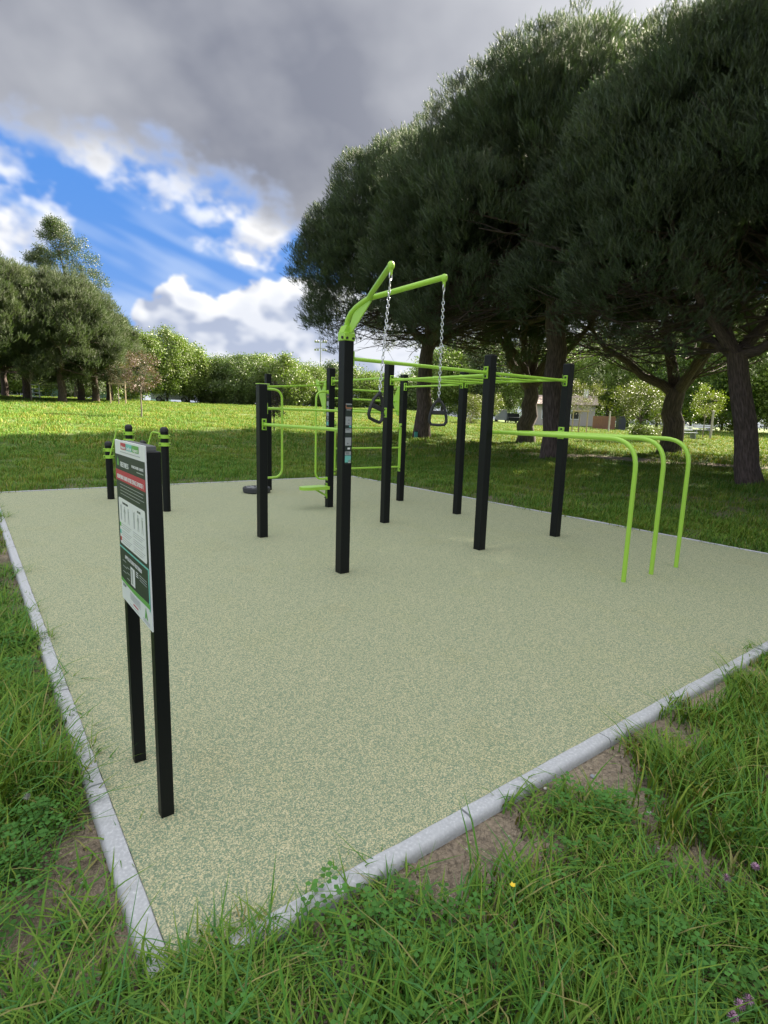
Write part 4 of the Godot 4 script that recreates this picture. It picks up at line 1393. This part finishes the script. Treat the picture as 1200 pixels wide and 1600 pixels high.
	words(o, "APPLICATION FREETNESS", pos.call(0.20, 0.702, 3.4), 0.015, M.white_print, 0.275)
	rect.call(0.38, 0.735, 0.52, 0.845, "white_print", 2, "phone_picture")
	rect.call(0.41, 0.745, 0.46, 0.835, "grey_print", 3, "print_block")
	for k in 3:
		rect.call(0.10, 0.735 + k * 0.035, 0.22 + 0.03 * (k % 2), 0.739 + k * 0.035, "grey_print", 2, "print_line")
		rect.call(0.24, 0.760 + k * 0.035, 0.34, 0.764 + k * 0.035, "grey_print", 2, "print_line")
		rect.call(0.56, 0.735 + k * 0.012, 0.64, 0.739 + k * 0.012, "white_print", 2, "print_line")
		rect.call(0.68, 0.735 + k * 0.014, 0.90, 0.739 + k * 0.014, "grey_print", 2, "print_line")
	# green slope above the white foot
	var gs := MB.new()
	gs.prism([Vector2(-0.237, 0.012), Vector2(-0.12, 0.006), Vector2(0.05, 0.010), Vector2(0.235, 0.016), Vector2(0.235, -0.004), Vector2(0.0, -0.010), Vector2(-0.237, -0.004)], 0.0, 0.0006, Basis(Vector3(0, 0, 1), Vector3.UP, Vector3(-1, 0, 0)), pos.call(0.495, 0.874, 2))
	part("green_stripe", gs, M.green_print, o)
	for k in 5:
		rect.call(0.32, 0.905 + k * 0.009, 0.66, 0.908 + k * 0.009, "grey_print", 1, "print_line")
	rect.call(0.06, 0.892, 0.18, 0.897, "dark_print", 1, "print_line")
	rect.call(0.06, 0.902, 0.16, 0.906, "dark_print", 1, "print_line")
	rect.call(0.42, 0.958, 0.58, 0.966, "red_print", 1, "print_line")
	rect.call(0.30, 0.980, 0.60, 0.983, "grey_print", 1, "print_line")
	var em := MB.new()
	em.prism([Vector2(-0.022, 0), Vector2(-0.004, 0.046), Vector2(0.022, 0.0), Vector2(0.006, 0.002), Vector2(-0.003, 0.018), Vector2(-0.008, 0.0)], 0, 0.0006, Basis(Vector3(0, 0, 1), Vector3.UP, Vector3(-1, 0, 0)), pos.call(0.84, 0.962, 1))
	part("emblem", em, M.green_print, o)
	for k in 2:
		rect.call(0.74, 0.970 + k * 0.010, 0.94, 0.973 + k * 0.010, "grey_print", 1, "print_line")


# ---------------------------------------------------------------- things beyond the lawn
func make_far_things() -> void:
	# house
	var p := spot(878, 76)
	var h := thing("house", "low pale house with a tan tiled roof and a white chimney behind the pines", "house", p, -0.28)
	var w := MB.new()
	w.box(Vector3(0, 1.3, 0), Vector3(7.4, 2.9, 6.0), 0.02)
	w.prism([Vector2(-3.0, 2.7), Vector2(3.0, 2.7), Vector2(0, 3.75)], -3.69, 3.69, Basis(Vector3(0, 0, 1), Vector3.UP, Vector3(-1, 0, 0)), Vector3.ZERO)
	part("wall", w, M.render_wall, h)
	var rf := MB.new()
	for s in [-1, 1]:
		rf.box(Vector3(0, 3.32, s * 1.66), Vector3(8.0, 0.14, 3.62), 0.02, Basis(Vector3(1, 0, 0), s * 0.337))
	var rfo := part("roof", rf, M.roof_tile, h)
	var ch := MB.new()
	ch.box(Vector3(2.6, 4.1, 0.5), Vector3(0.55, 1.3, 0.55), 0.02)
	part("chimney", ch, M.white_paint, rfo)
	for x in [-2.0, 1.4]:
		var wn := MB.new()
		wn.box(Vector3(x, 1.5, 3.01), Vector3(1.1, 1.1, 0.08), 0.01)
		var wo := part("window", wn, M.white_paint, h)
		var pn := MB.new()
		pn.box(Vector3(x, 1.5, 3.055), Vector3(0.9, 0.9, 0.02), 0.002)
		part("pane", pn, M.glass, wo)
	# wooden fence beside it
	var f0 := spot(926, 60); var f1 := spot(964, 58)
	var fn := thing("wooden_fence", "brown wooden board fence beside the pale house", "fence", f0, -atan2(f1.z - f0.z, f1.x - f0.x))
	var ln := (f1 - f0).length()
	var nb := int(ln / 0.2)
	var bm := MB.new()
	bm.box(Vector3(0, 0.55, 0), Vector3(0.185, 1.5, 0.03), 0.004)
	var bmesh := bm.mesh()
	for i in nb:
		var o := part("board", bmesh, M.fence_wood, fn)
		o.position = Vector3(0.1 + i * 0.2, 0, 0.004 * (i % 2))
	for i in 2:
		var rl := MB.new()
		rl.box(Vector3(ln / 2, 0.25 + i * 0.7, -0.05), Vector3(ln, 0.08, 0.05), 0.004)
		part("rail", rl, M.fence_wood, fn)
	var db := thing("utility_cabinet", "dark cabinet standing at the end of the wooden fence", "cabinet", spot(970, 58), 0.2)
	var dm := MB.new()
	dm.box(Vector3(0, 0.6, 0), Vector3(0.75, 1.5, 0.5), 0.02)
	part("body", dm, M.car_dark, db)
	var dl := MB.new()
	dl.box(Vector3(0, 1.37, 0), Vector3(0.83, 0.06, 0.58), 0.01)
	part("lid", dl, M.grip, db)
	# park benches
	for q in [[1073, 39.0, 0.25, "pale park bench on the lawn behind the forked pine"], [1100, 52.0, -0.2, "white picnic bench under the spreading tree"]]:
		var b := thing("park_bench", q[3], "bench", spot(q[0], q[1]), q[2], "benches on the lawn")
		var lg: Node3D
		for s in [-1, 1]:
			var m := MB.new()
			m.box(Vector3(0.55 * s, 0.18, 0), Vector3(0.08, 0.48, 0.40), 0.01)
			lg = part("leg", m, M.zinc, b)
		for k in 4:
			var m := MB.new()
			m.box(Vector3(0, 0.43, -0.17 + 0.115 * k), Vector3(1.4, 0.04, 0.10), 0.006)
			part("seat_slat", m, M.white_paint, b)
		for k in 2:
			var m := MB.new()
			m.box(Vector3(0, 0.62 + 0.15 * k, -0.22 - 0.03 * k), Vector3(1.4, 0.11, 0.03), 0.006)
			part("back_slat", m, M.white_paint, b)
	# pale posts on the lawn
	for q in [[1112, 40.0, 1.7, "slim pale post on the lawn behind the park bench"], [952, 50.0, 1.6, "slim grey post in front of the wooden fence"]]:
		var b := thing("post", q[3], "post", spot(q[0], q[1]))
		var m := MB.new()
		m.tube([Vector3(0, -0.1, 0), Vector3(0, q[2], 0)], [0.07, 0.06], 10)
		m.lathe(Vector3(0, q[2], 0), [Vector2(0.075, -0.02), Vector2(0.075, 0.02), Vector2(0.001, 0.05)], 10)
		part("shaft", m, M.render_wall, b)
	# cars
	car("white van parked under the trees at the far end of the lawn", "van", spot(782, 92), 1.4, M.car_white, 2.0, 4.6)
	car("dark car parked beside the white van under the trees", "car", spot(800, 90), 1.5, M.car_dark, 1.5, 4.3)
	car("white van standing on the crest of the lawn behind the pink leaved sapling", "van", spot(271, 70), 0.15, M.car_white, 1.9, 4.4)
	# light mast
	var mp := spot(500, 150)
	var ms := thing("floodlight_mast", "slim floodlight mast above the low row of trees", "floodlight mast", mp)
	var m2 := MB.new()
	m2.tube([Vector3(0, -0.5, 0), Vector3(0, 17.6, 0)], [0.22, 0.12], 10)
	m2.box(Vector3(0, 17.0, 0), Vector3(3.0, 0.14, 0.14), 0.02)
	m2.box(Vector3(0, 15.6, 0), Vector3(2.6, 0.14, 0.14), 0.02)
	part("pole", m2, M.zinc, ms)
	for y in [17.3, 15.2]:
		for x in [-1.35, -0.7, 0.7, 1.35]:
			var l := MB.new()
			l.box(Vector3(x, y, 0.15), Vector3(0.52, 0.5, 0.3), 0.05, Basis(Vector3(1, 0, 0), 0.5))
			part("floodlight", l, M.steel_plate, ms)
	# white barrier and pale blue hoarding behind the pine group
	var wb := thing("barrier_frame", "white slatted frame standing by the pine trunks", "frame", spot(53, 57), 0.3)
	for s in [-1, 1]:
		var m := MB.new()
		m.tube([Vector3(0.5 * s, -0.1, 0), Vector3(0.5 * s, 1.25, 0)], [0.045], 8)
		part("upright", m, M.white_paint, wb)
	for k in 4:
		var m := MB.new()
		m.box(Vector3(0, 0.2 + 0.33 * k, 0), Vector3(1.1, 0.07, 0.03), 0.004)
		part("slat", m, M.white_paint, wb)
	for q in [[52, 92, 84, "long pale blue hoarding beyond the pine group"], [150, 172, 86, "short pale blue hoarding between the pine trunks"], [236, 268, 80, "grey blue hoarding on the crest next to the white van"]]:
		var a := spot(q[0], q[2]); var b := spot(q[1], q[2])
		var hd := thing("hoarding", q[3], "hoarding", a, -atan2(b.z - a.z, b.x - a.x))
		var l2 := (b - a).length()
		var np := int(maxf(2.0, l2 / 1.0))
		for i in np:
			var m := MB.new()
			m.box(Vector3((i + 0.5) * l2 / np, 0.55, 0), Vector3(l2 / np - 0.03, 1.2, 0.05), 0.01)
			part("panel", m, M.blue_paint, hd)
	# small teal box at the pine's foot
	var tb := thing("small_box", "small teal box at the foot of the big pine by the ladder", "box", spot(651, 26.4), 0.3)
	var bx := MB.new()
	bx.box(Vector3(0, 0.16, 0), Vector3(0.14, 0.34, 0.12), 0.01)
	part("body", bx, M.teal_plastic, tb)
	var bl := MB.new()
	bl.box(Vector3(0, 0.345, 0), Vector3(0.16, 0.03, 0.14), 0.006)
	part("lid", bl, M.grip, tb)

func car(label: String, cat: String, p: Vector3, turn: float, paint: Material, high: float, long: float) -> void:
	var t := thing("parked_" + cat, label, cat, p, turn)
	var b := MB.new()
	var hl := long / 2
	var tall := high > 1.7
	var prof := [Vector2(-hl, 0.35), Vector2(-hl, 0.95), Vector2(-hl + 0.12, high - 0.15), Vector2(-hl + 0.5, high), Vector2(hl * 0.25, high), Vector2(hl * 0.62, 1.05), Vector2(hl - 0.08, 0.85), Vector2(hl, 0.35)]
	if not tall:
		prof = [Vector2(-hl, 0.35), Vector2(-hl, 0.85), Vector2(-hl + 0.55, 0.95), Vector2(-hl + 1.0, high), Vector2(hl * 0.15, high), Vector2(hl * 0.5, 0.95), Vector2(hl - 0.1, 0.8), Vector2(hl, 0.35)]
	b.prism(prof, -0.85, 0.85)
	part("body", b, paint, t)
	for z in [-0.86, 0.86]:
		var g := MB.new()
		g.box(Vector3(-hl * 0.1, high - 0.36, z), Vector3(long * 0.42, 0.38, 0.02), 0.004)
		part("side_window", g, M.glass, t)
		for x in [-hl * 0.62, hl * 0.62]:
			var w := MB.new()
			w.tube([Vector3(x, 0.33, z - 0.1 * signf(z)), Vector3(x, 0.33, z + 0.02 * signf(z))], [0.33], 16)
			var wo := part("wheel", w, M.tyre, t)
			var rm := MB.new()
			rm.tube([Vector3(x, 0.33, z + 0.02 * signf(z)), Vector3(x, 0.33, z + 0.03 * signf(z))], [0.2], 12)
			part("rim", rm, M.steel_plate, wo)
		var hlp := MB.new()
		hlp.box(Vector3(hl - 0.02, 0.68, z * 0.75), Vector3(0.06, 0.16, 0.32), 0.02)
		part("headlight", hlp, M.white_paint, t)

# a figure meshed as one continuous surface from tapered capsules (surface nets)
func figure(bones: Array, cell: float, blend: float) -> ArrayMesh:
	var lo := Vector3(1e9, 1e9, 1e9); var hi := -lo
	for b in bones:
		for e in [[b[0], b[2]], [b[1], b[3]]]:
			var r: float = e[1] + cell * 2.5
			lo = lo.min(e[0] - Vector3(r, r, r)); hi = hi.max(e[0] + Vector3(r, r, r))
	var n := Vector3i(((hi - lo) / cell).ceil()) + Vector3i.ONE
	var f := PackedFloat32Array()
	f.resize(n.x * n.y * n.z)
	var id := func(x: int, y: int, z: int) -> int: return (z * n.y + y) * n.x + x
	for z in n.z:
		for y in n.y:
			for x in n.x:
				var p := lo + Vector3(x, y, z) * cell
				var d := 9.0
				for b in bones:
					var ab: Vector3 = b[1] - b[0]
					var t := clampf((p - b[0]).dot(ab) / maxf(ab.length_squared(), 1e-6), 0, 1)
					var e: float = (p - b[0] - ab * t).length() - mix(b[2], b[3], t)
					var k := clampf(0.5 + 0.5 * (d - e) / blend, 0, 1)
					d = mix(d, e, k) - blend * k * (1.0 - k)
				f[(z * n.y + y) * n.x + x] = d
	var vid := {}
	var vs := []
	var grad := func(p: Vector3) -> float:
		var q := (p - lo) / cell
		var i := Vector3i(clampi(int(q.x), 0, n.x - 2), clampi(int(q.y), 0, n.y - 2), clampi(int(q.z), 0, n.z - 2))
		var w := q - Vector3(i)
		var s := 0.0
		for c in 8:
			var o := Vector3i(c & 1, (c >> 1) & 1, c >> 2)
			s += f[((i.z + o.z) * n.y + i.y + o.y) * n.x + i.x + o.x] * (w.x if o.x else 1.0 - w.x) * (w.y if o.y else 1.0 - w.y) * (w.z if o.z else 1.0 - w.z)
		return s
	for z in n.z - 1:
		for y in n.y - 1:
			for x in n.x - 1:
				var sum := Vector3.ZERO; var cnt := 0
				for e in [[0, 1], [2, 3], [4, 5], [6, 7], [0, 2], [1, 3], [4, 6], [5, 7], [0, 4], [1, 5], [2, 6], [3, 7]]:
					var a := Vector3i(e[0] & 1, (e[0] >> 1) & 1, e[0] >> 2); var b := Vector3i(e[1] & 1, (e[1] >> 1) & 1, e[1] >> 2)
					var fa := f[((z + a.z) * n.y + y + a.y) * n.x + x + a.x]; var fb := f[((z + b.z) * n.y + y + b.y) * n.x + x + b.x]
					if (fa < 0.0) != (fb < 0.0):
						sum += Vector3(a).lerp(Vector3(b), fa / (fa - fb)); cnt += 1
				if cnt:
					vid[Vector3i(x, y, z)] = vs.size()
					vs.append(lo + (Vector3(x, y, z) + sum / cnt) * cell)
	var ns := []
	for p in vs:
		var e := cell * 0.7
		ns.append(Vector3(grad.call(p + Vector3(e, 0, 0)) - grad.call(p - Vector3(e, 0, 0)), grad.call(p + Vector3(0, e, 0)) - grad.call(p - Vector3(0, e, 0)), grad.call(p + Vector3(0, 0, e)) - grad.call(p - Vector3(0, 0, e))).normalized())
	var m := MB.new()
	for z in range(1, n.z - 1):
		for y in range(1, n.y - 1):
			for x in range(1, n.x - 1):
				var f0 := f[(z * n.y + y) * n.x + x]
				for ax in 3:
					var st := [Vector3i(1, 0, 0), Vector3i(0, 1, 0), Vector3i(0, 0, 1)]
					var g: Vector3i = Vector3i(x, y, z) + st[ax]
					if (f0 < 0.0) == (f[(g.z * n.y + g.y) * n.x + g.x] < 0.0):
						continue
					var u: Vector3i = st[(ax + 1) % 3]; var w: Vector3i = st[(ax + 2) % 3]
					var c := Vector3i(x, y, z)
					var q := [vid.get(c, -1), vid.get(c - u, -1), vid.get(c - u - w, -1), vid.get(c - w, -1)]
					if q.min() < 0:
						continue
					m.tri(vs[q[0]], vs[q[1]], vs[q[2]], ns[q[0]], ns[q[1]], ns[q[2]])
					m.tri(vs[q[0]], vs[q[2]], vs[q[3]], ns[q[0]], ns[q[2]], ns[q[3]])
	return m.mesh()

func make_person() -> void:
	var t := thing("person", "person in loose white clothes walking on the far lawn by the leaning pine", "person", spot(1153, 52), -0.5)
	var V := func(x, y, z) -> Vector3: return Vector3(x, y, z)
	var body := [
		[Vector3(0, 0.90, 0), Vector3(0, 1.30, 0), 0.150, 0.165], [Vector3(-0.13, 1.34, 0), Vector3(0.13, 1.34, 0), 0.075, 0.075],
		[Vector3(-0.17, 1.34, 0), Vector3(-0.24, 1.08, 0.02), 0.055, 0.045], [Vector3(-0.24, 1.08, 0.02), Vector3(-0.20, 0.86, 0.12), 0.043, 0.033],
		[Vector3(0.17, 1.34, 0), Vector3(0.25, 1.08, -0.04), 0.055, 0.045], [Vector3(0.25, 1.08, -0.04), Vector3(0.27, 0.84, 0.05), 0.043, 0.033],
		[Vector3(-0.09, 0.90, 0), Vector3(-0.11, 0.48, 0.10), 0.105, 0.070], [Vector3(-0.11, 0.48, 0.10), Vector3(-0.11, 0.08, 0.12), 0.066, 0.050], [Vector3(-0.11, 0.05, 0.12), Vector3(-0.12, 0.04, 0.26), 0.045, 0.035],
		[Vector3(0.09, 0.90, 0), Vector3(0.11, 0.48, -0.08), 0.105, 0.070], [Vector3(0.11, 0.48, -0.08), Vector3(0.11, 0.08, -0.22), 0.066, 0.050], [Vector3(0.11, 0.05, -0.22), Vector3(0.12, 0.04, -0.09), 0.045, 0.035]]
	part("body", figure(body, 0.022, 0.05), M.cloth_white, t)
	var head := [[Vector3(0, 1.36, 0), Vector3(0, 1.45, 0.01), 0.050, 0.048], [Vector3(0, 1.53, 0.02), Vector3(0, 1.60, 0.0), 0.072, 0.088], [Vector3(0, 1.535, 0.085), Vector3(0, 1.555, 0.095), 0.012, 0.012], [Vector3(-0.088, 1.56, 0), Vector3(-0.09, 1.58, 0), 0.014, 0.014], [Vector3(0.088, 1.56, 0), Vector3(0.09, 1.58, 0), 0.014, 0.014],
		[Vector3(-0.20, 0.85, 0.12), Vector3(-0.19, 0.74, 0.16), 0.030, 0.022], [Vector3(0.27, 0.83, 0.05), Vector3(0.27, 0.72, 0.08), 0.030, 0.022]]
	part("skin", figure(head, 0.022, 0.02), M.skin, t)
	part("hair", figure([[Vector3(0, 1.59, -0.03), Vector3(0, 1.62, -0.01), 0.092, 0.090], [Vector3(0, 1.56, -0.06), Vector3(0, 1.47, -0.06), 0.07, 0.05]], 0.015, 0.03), M.hair, t)


# ---------------------------------------------------------------- small things in the grass
func make_small_things() -> void:
	var rng := RandomNumberGenerator.new()
	rng.seed = 31
	var pebble := func(sd: int) -> ArrayMesh:
		var m := MB.new()
		var fn := func(i, j) -> Array:
			var a: float = TAU * i / 12; var b: float = PI * j / 7 - PI / 2
			var d := Vector3(cos(a) * cos(b), sin(b), sin(a) * cos(b))
			var r := 1.0 + 0.28 * n_lump.get_noise_3dv(d * 1.3 + Vector3(sd * 7.0, 0, 0))
			return [Vector3(d.x * r, d.y * r * 0.55, d.z * r * 0.8), Vector3(d.x, d.y * 1.6, d.z).normalized()]
		for i in 12:
			for j in 7:
				var a = fn.call(i, j); var b = fn.call(i + 1, j); var c = fn.call(i + 1, j + 1); var d = fn.call(i, j + 1)
				m.tri(a[0], b[0], c[0], a[1], b[1], c[1])
				m.tri(a[0], c[0], d[0], a[1], c[1], d[1])
		return m.mesh()
	var shapes := []
	for i in 4:
		shapes.append(pebble.call(i))
	# the larger stones, each where it lies: column and row of the photograph, on the ground
	var big := [[66, 1168, 0.026, 0, "flat white stone on the bare earth, the biggest by the kerb"], [88, 1183, 0.022, 1, "flat blue grey stone beside the flat white stone"], [107, 1200, 0.016, 0, "white stone against the kerb below the blue grey one"], [55, 1109, 0.012, 0, "small white stone in the grass above the flat white stone"], [610, 1357, 0.016, 1, "grey stone against the kerb at the joint"], [618, 1352, 0.009, 0, "chip of white stone next to the grey stone at the joint"], [848, 1223, 0.016, 0, "white stone at the kerb beside a grass tuft"], [852, 1233, 0.010, 0, "small white chip below the white stone at the kerb"], [1014, 1273, 0.012, 0, "white stone lying in the grass off the bare earth"], [926, 1215, 0.014, 1, "pale grey stone on the cracked bare earth"]]
	for q in big:
		var d: Vector3 = cam_basis() * Vector3((q[0] - 600.0) / 870.0, -(q[1] - 800.0) / 870.0, -1.0)
		var p := d * (1.63 / -d.y)
		p.y = land(p.x, p.z)
		var o := part(numbered("stone"), shapes[rng.randi() % 4], M.stone if q[3] == 0 else M.stone_grey, self)
		o.position = p + Vector3(0, q[2] * 0.35, 0)
		o.rotation.y = rng.randf() * TAU
		o.scale = Vector3.ONE * q[2]
		o.set_meta("label", q[4])
		o.set_meta("category", "stone")
		o.set_meta("group", "stones on the bare earth")
	# crumbs of earth and grit
	var places := []; var tints := []
	while places.size() < 2600:
		var r := sqrt(rng.randf_range(0.5, 60.0))
		var az := deg_to_rad(rng.randf_range(-75, 75))
		var x := r * sin(az); var z := -r * cos(az)
		if court_distance(x, z) < 0.11:
			continue
		if rng.randf() > bare(x, z) + 0.02:
			continue
		var s := 0.0018 + 0.0075 * pow(rng.randf(), 5.0)
		places.append(Transform3D(Basis(Vector3.UP, rng.randf() * TAU).scaled(Vector3(s, s, s) * Vector3(rng.randf_range(0.7, 1.3), rng.randf_range(0.7, 1.2), 1)), Vector3(x, land(x, z) + s * 0.2, z)))
		var g := rng.randf()
		tints.append(Color(0.31, 0.25, 0.18) * rng.randf_range(0.7, 1.3) if g < 0.93 else Color(0.42, 0.40, 0.37) * rng.randf_range(0.7, 1.2))
	var grit := StandardMaterial3D.new()
	grit.vertex_color_use_as_albedo = true
	grit.roughness = 0.95
	var gm := scatter("gravel", "", shapes[0], grit, places, tints)
	add_child(gm)
	gm.set_meta("kind", "stuff")
	gm.set_meta("category", "gravel")
	gm.set_meta("label", "crumbs of earth and grit on the bare soil")
	# clover and other low weeds among the grass
	var wm := MB.new()
	wm.use_col = true
	for i in 26:
		var a := rng.randf() * TAU
		var p := Vector3(cos(a), 0, sin(a)) * 0.09 * sqrt(rng.randf())
		var hgt := rng.randf_range(0.03, 0.10)
		var t := rng.randf_range(0.8, 1.2)
		for k in 3:
			wm.col = Color(0.085, 0.215, 0.045) * t
			var b := a + TAU * k / 3
			var o := Vector3(cos(b), rng.randf_range(-0.1, 0.35), sin(b)); var sd := Vector3(-sin(b), 0, cos(b))
			var c := p + Vector3(0, hgt, 0)
			var nn := Vector3(o.x * -0.3, 1, o.z * -0.3).normalized()
			wm.tri(c, c + o * 0.011 + sd * 0.007, c + o * 0.017, nn, nn, nn)
			wm.tri(c, c + o * 0.017, c + o * 0.011 - sd * 0.007, nn, nn, nn)
	var wp := []; var wt := []
	while wp.size() < 420:
		var r := sqrt(rng.randf_range(0.6, 45.0))
		var az := deg_to_rad(rng.randf_range(-70, 70))
		var x := r * sin(az); var z := -r * cos(az)
		if court_distance(x, z) < 0.13 or n_soil.get_noise_2d(x * 1.1 + 90.0, z * 1.1) < 0.0 or bare(x, z) > 0.6:
			continue
		wp.append(Transform3D(Basis(Vector3.UP, rng.randf() * TAU).scaled(Vector3.ONE * rng.randf_range(0.8, 1.5)), Vector3(x, land(x, z), z)))
		wt.append(Color(1, 1, 1) * rng.randf_range(0.85, 1.2))
	var wd := scatter("weeds", "", wm.mesh(), M.grass, wp, wt)
	add_child(wd)
	wd.set_meta("kind", "stuff")
	wd.set_meta("category", "weeds")
	wd.set_meta("label", "patches of clover leaves growing low in the lawn")
	# flowers
	var fl := [[1135, 1372, "clover", "pink clover flower in the grass, lower of the close pair"], [1180, 1354, "clover", "pink clover flower in the grass, upper of the close pair"], [1145, 1588, "clover", "pink clover flower, lowest of the three in a cluster"], [1156, 1570, "clover", "pink clover flower in the middle of the cluster of three"], [1170, 1562, "clover", "pink clover flower, topmost of the three in a cluster"], [42, 1245, "clover_white", "white clover flower in the grass by the bare earth"], [801, 1384, "buttercup", "single yellow buttercup in the grass"]]
	for q in fl:
		var d: Vector3 = cam_basis() * Vector3((q[0] - 600.0) / 870.0, -(q[1] - 800.0) / 870.0, -1.0)
		var hgt := 0.15 if q[2] != "buttercup" else 0.12
		var p := d * ((1.6 - hgt + 0.03) / -d.y)
		p.y = land(p.x, p.z)
		hgt = 1.6 + d.y * (Vector2(p.x, p.z).length() / Vector2(d.x, d.z).length()) - p.y
		var t := thing("buttercup" if q[2] == "buttercup" else "clover_flower", q[3], "flower", p, rng.randf() * TAU, "" if q[2] == "buttercup" else "clover flowers in the lawn")
		var st := MB.new()
		st.tube(bent(Vector3(0.02, -0.01, 0), Vector3(0, hgt, 0), 0.0, 4, rng, 0.004), [0.0014], 5)
		part("stem", st, M.stem, t)
		var hd := MB.new()
		if q[2] == "buttercup":
			for i in 5:
				var a := TAU * i / 5
				var o := Vector3(cos(a), 0, sin(a)); var s := Vector3(-o.z, 0, o.x)
				var c := Vector3(0, hgt, 0)
				hd.quad(c, c + o * 0.006 + s * 0.005 + Vector3(0, 0.003, 0), c + o * 0.011 + Vector3(0, 0.006, 0), c + o * 0.006 - s * 0.005 + Vector3(0, 0.003, 0), Vector3.UP)
		else:
			# a head of many narrow florets
			for i in 46:
				var y := 1.0 - 1.5 * (i + 0.5) / 46
				var a := i * 2.39996
				var rr := sqrt(maxf(0.0, 1.0 - y * y))
				var dv := Vector3(cos(a) * rr, y, sin(a) * rr)
				var s := dv.cross(Vector3(0.3, 1, 0.2)).normalized() * 0.0016
				var c := Vector3(0, hgt, 0)
				hd.tri(c + dv * 0.003 - s, c + dv * 0.003 + s, c + dv * 0.0140 + s * 0.8, dv, dv, dv)
				hd.tri(c + dv * 0.003 - s, c + dv * 0.0140 + s * 0.8, c + dv * 0.0140 - s * 0.8, dv, dv, dv)
		part("flower_head", hd, M[q[2]], t)


# ---------------------------------------------------------------- all of it
func _ready() -> void:
	var t0 := Time.get_ticks_msec()
	sun_dir = Vector3(sin(deg_to_rad(SUN_AZ)) * cos(deg_to_rad(SUN_EL)), sin(deg_to_rad(SUN_EL)), -cos(deg_to_rad(SUN_AZ)) * cos(deg_to_rad(SUN_EL)))
	var cam := Camera3D.new()
	cam.name = "camera"
	cam.transform = Transform3D(cam_basis(), Vector3(0, 1.6, 0))
	cam.fov = 85.2
	cam.near = 0.05
	cam.far = 1000.0
	add_child(cam)
	cam.current = true
	var env := Environment.new()
	env.background_mode = Environment.BG_SKY
	var sky := Sky.new()
	var pan := PanoramaSkyMaterial.new()
	pan.panorama = make_sky()
	sky.sky_material = pan
	env.sky = sky
	env.background_energy_multiplier = 1.16 / EXPOSURE
	env.tonemap_mode = Environment.TONE_MAPPER_LINEAR
	env.tonemap_exposure = EXPOSURE
	env.sdfgi_enabled = true
	env.ssao_enabled = true
	env.ssil_enabled = true
	var we := WorldEnvironment.new()
	we.name = "environment"
	we.environment = env
	add_child(we)
	var sun := DirectionalLight3D.new()
	sun.name = "sun"
	sun.basis = Basis.looking_at(-sun_dir)
	sun.light_energy = 1.6
	sun.light_color = Color(1.0, 0.95, 0.87)
	sun.light_angular_distance = 0.5
	sun.shadow_enabled = true
	add_child(sun)
	print("sky ", Time.get_ticks_msec() - t0)
	n_lump.frequency = 0.8
	make_materials()
	make_land()
	make_court()
	print("land ", Time.get_ticks_msec() - t0)
	make_trees()
	print("trees ", Time.get_ticks_msec() - t0)
	make_station()
	make_chain_handles()
	make_panel()
	make_small_sets()
	make_far_things()
	make_person()
	print("things ", Time.get_ticks_msec() - t0)
	make_small_things()
	make_grass()
	print("grass ", Time.get_ticks_msec() - t0)
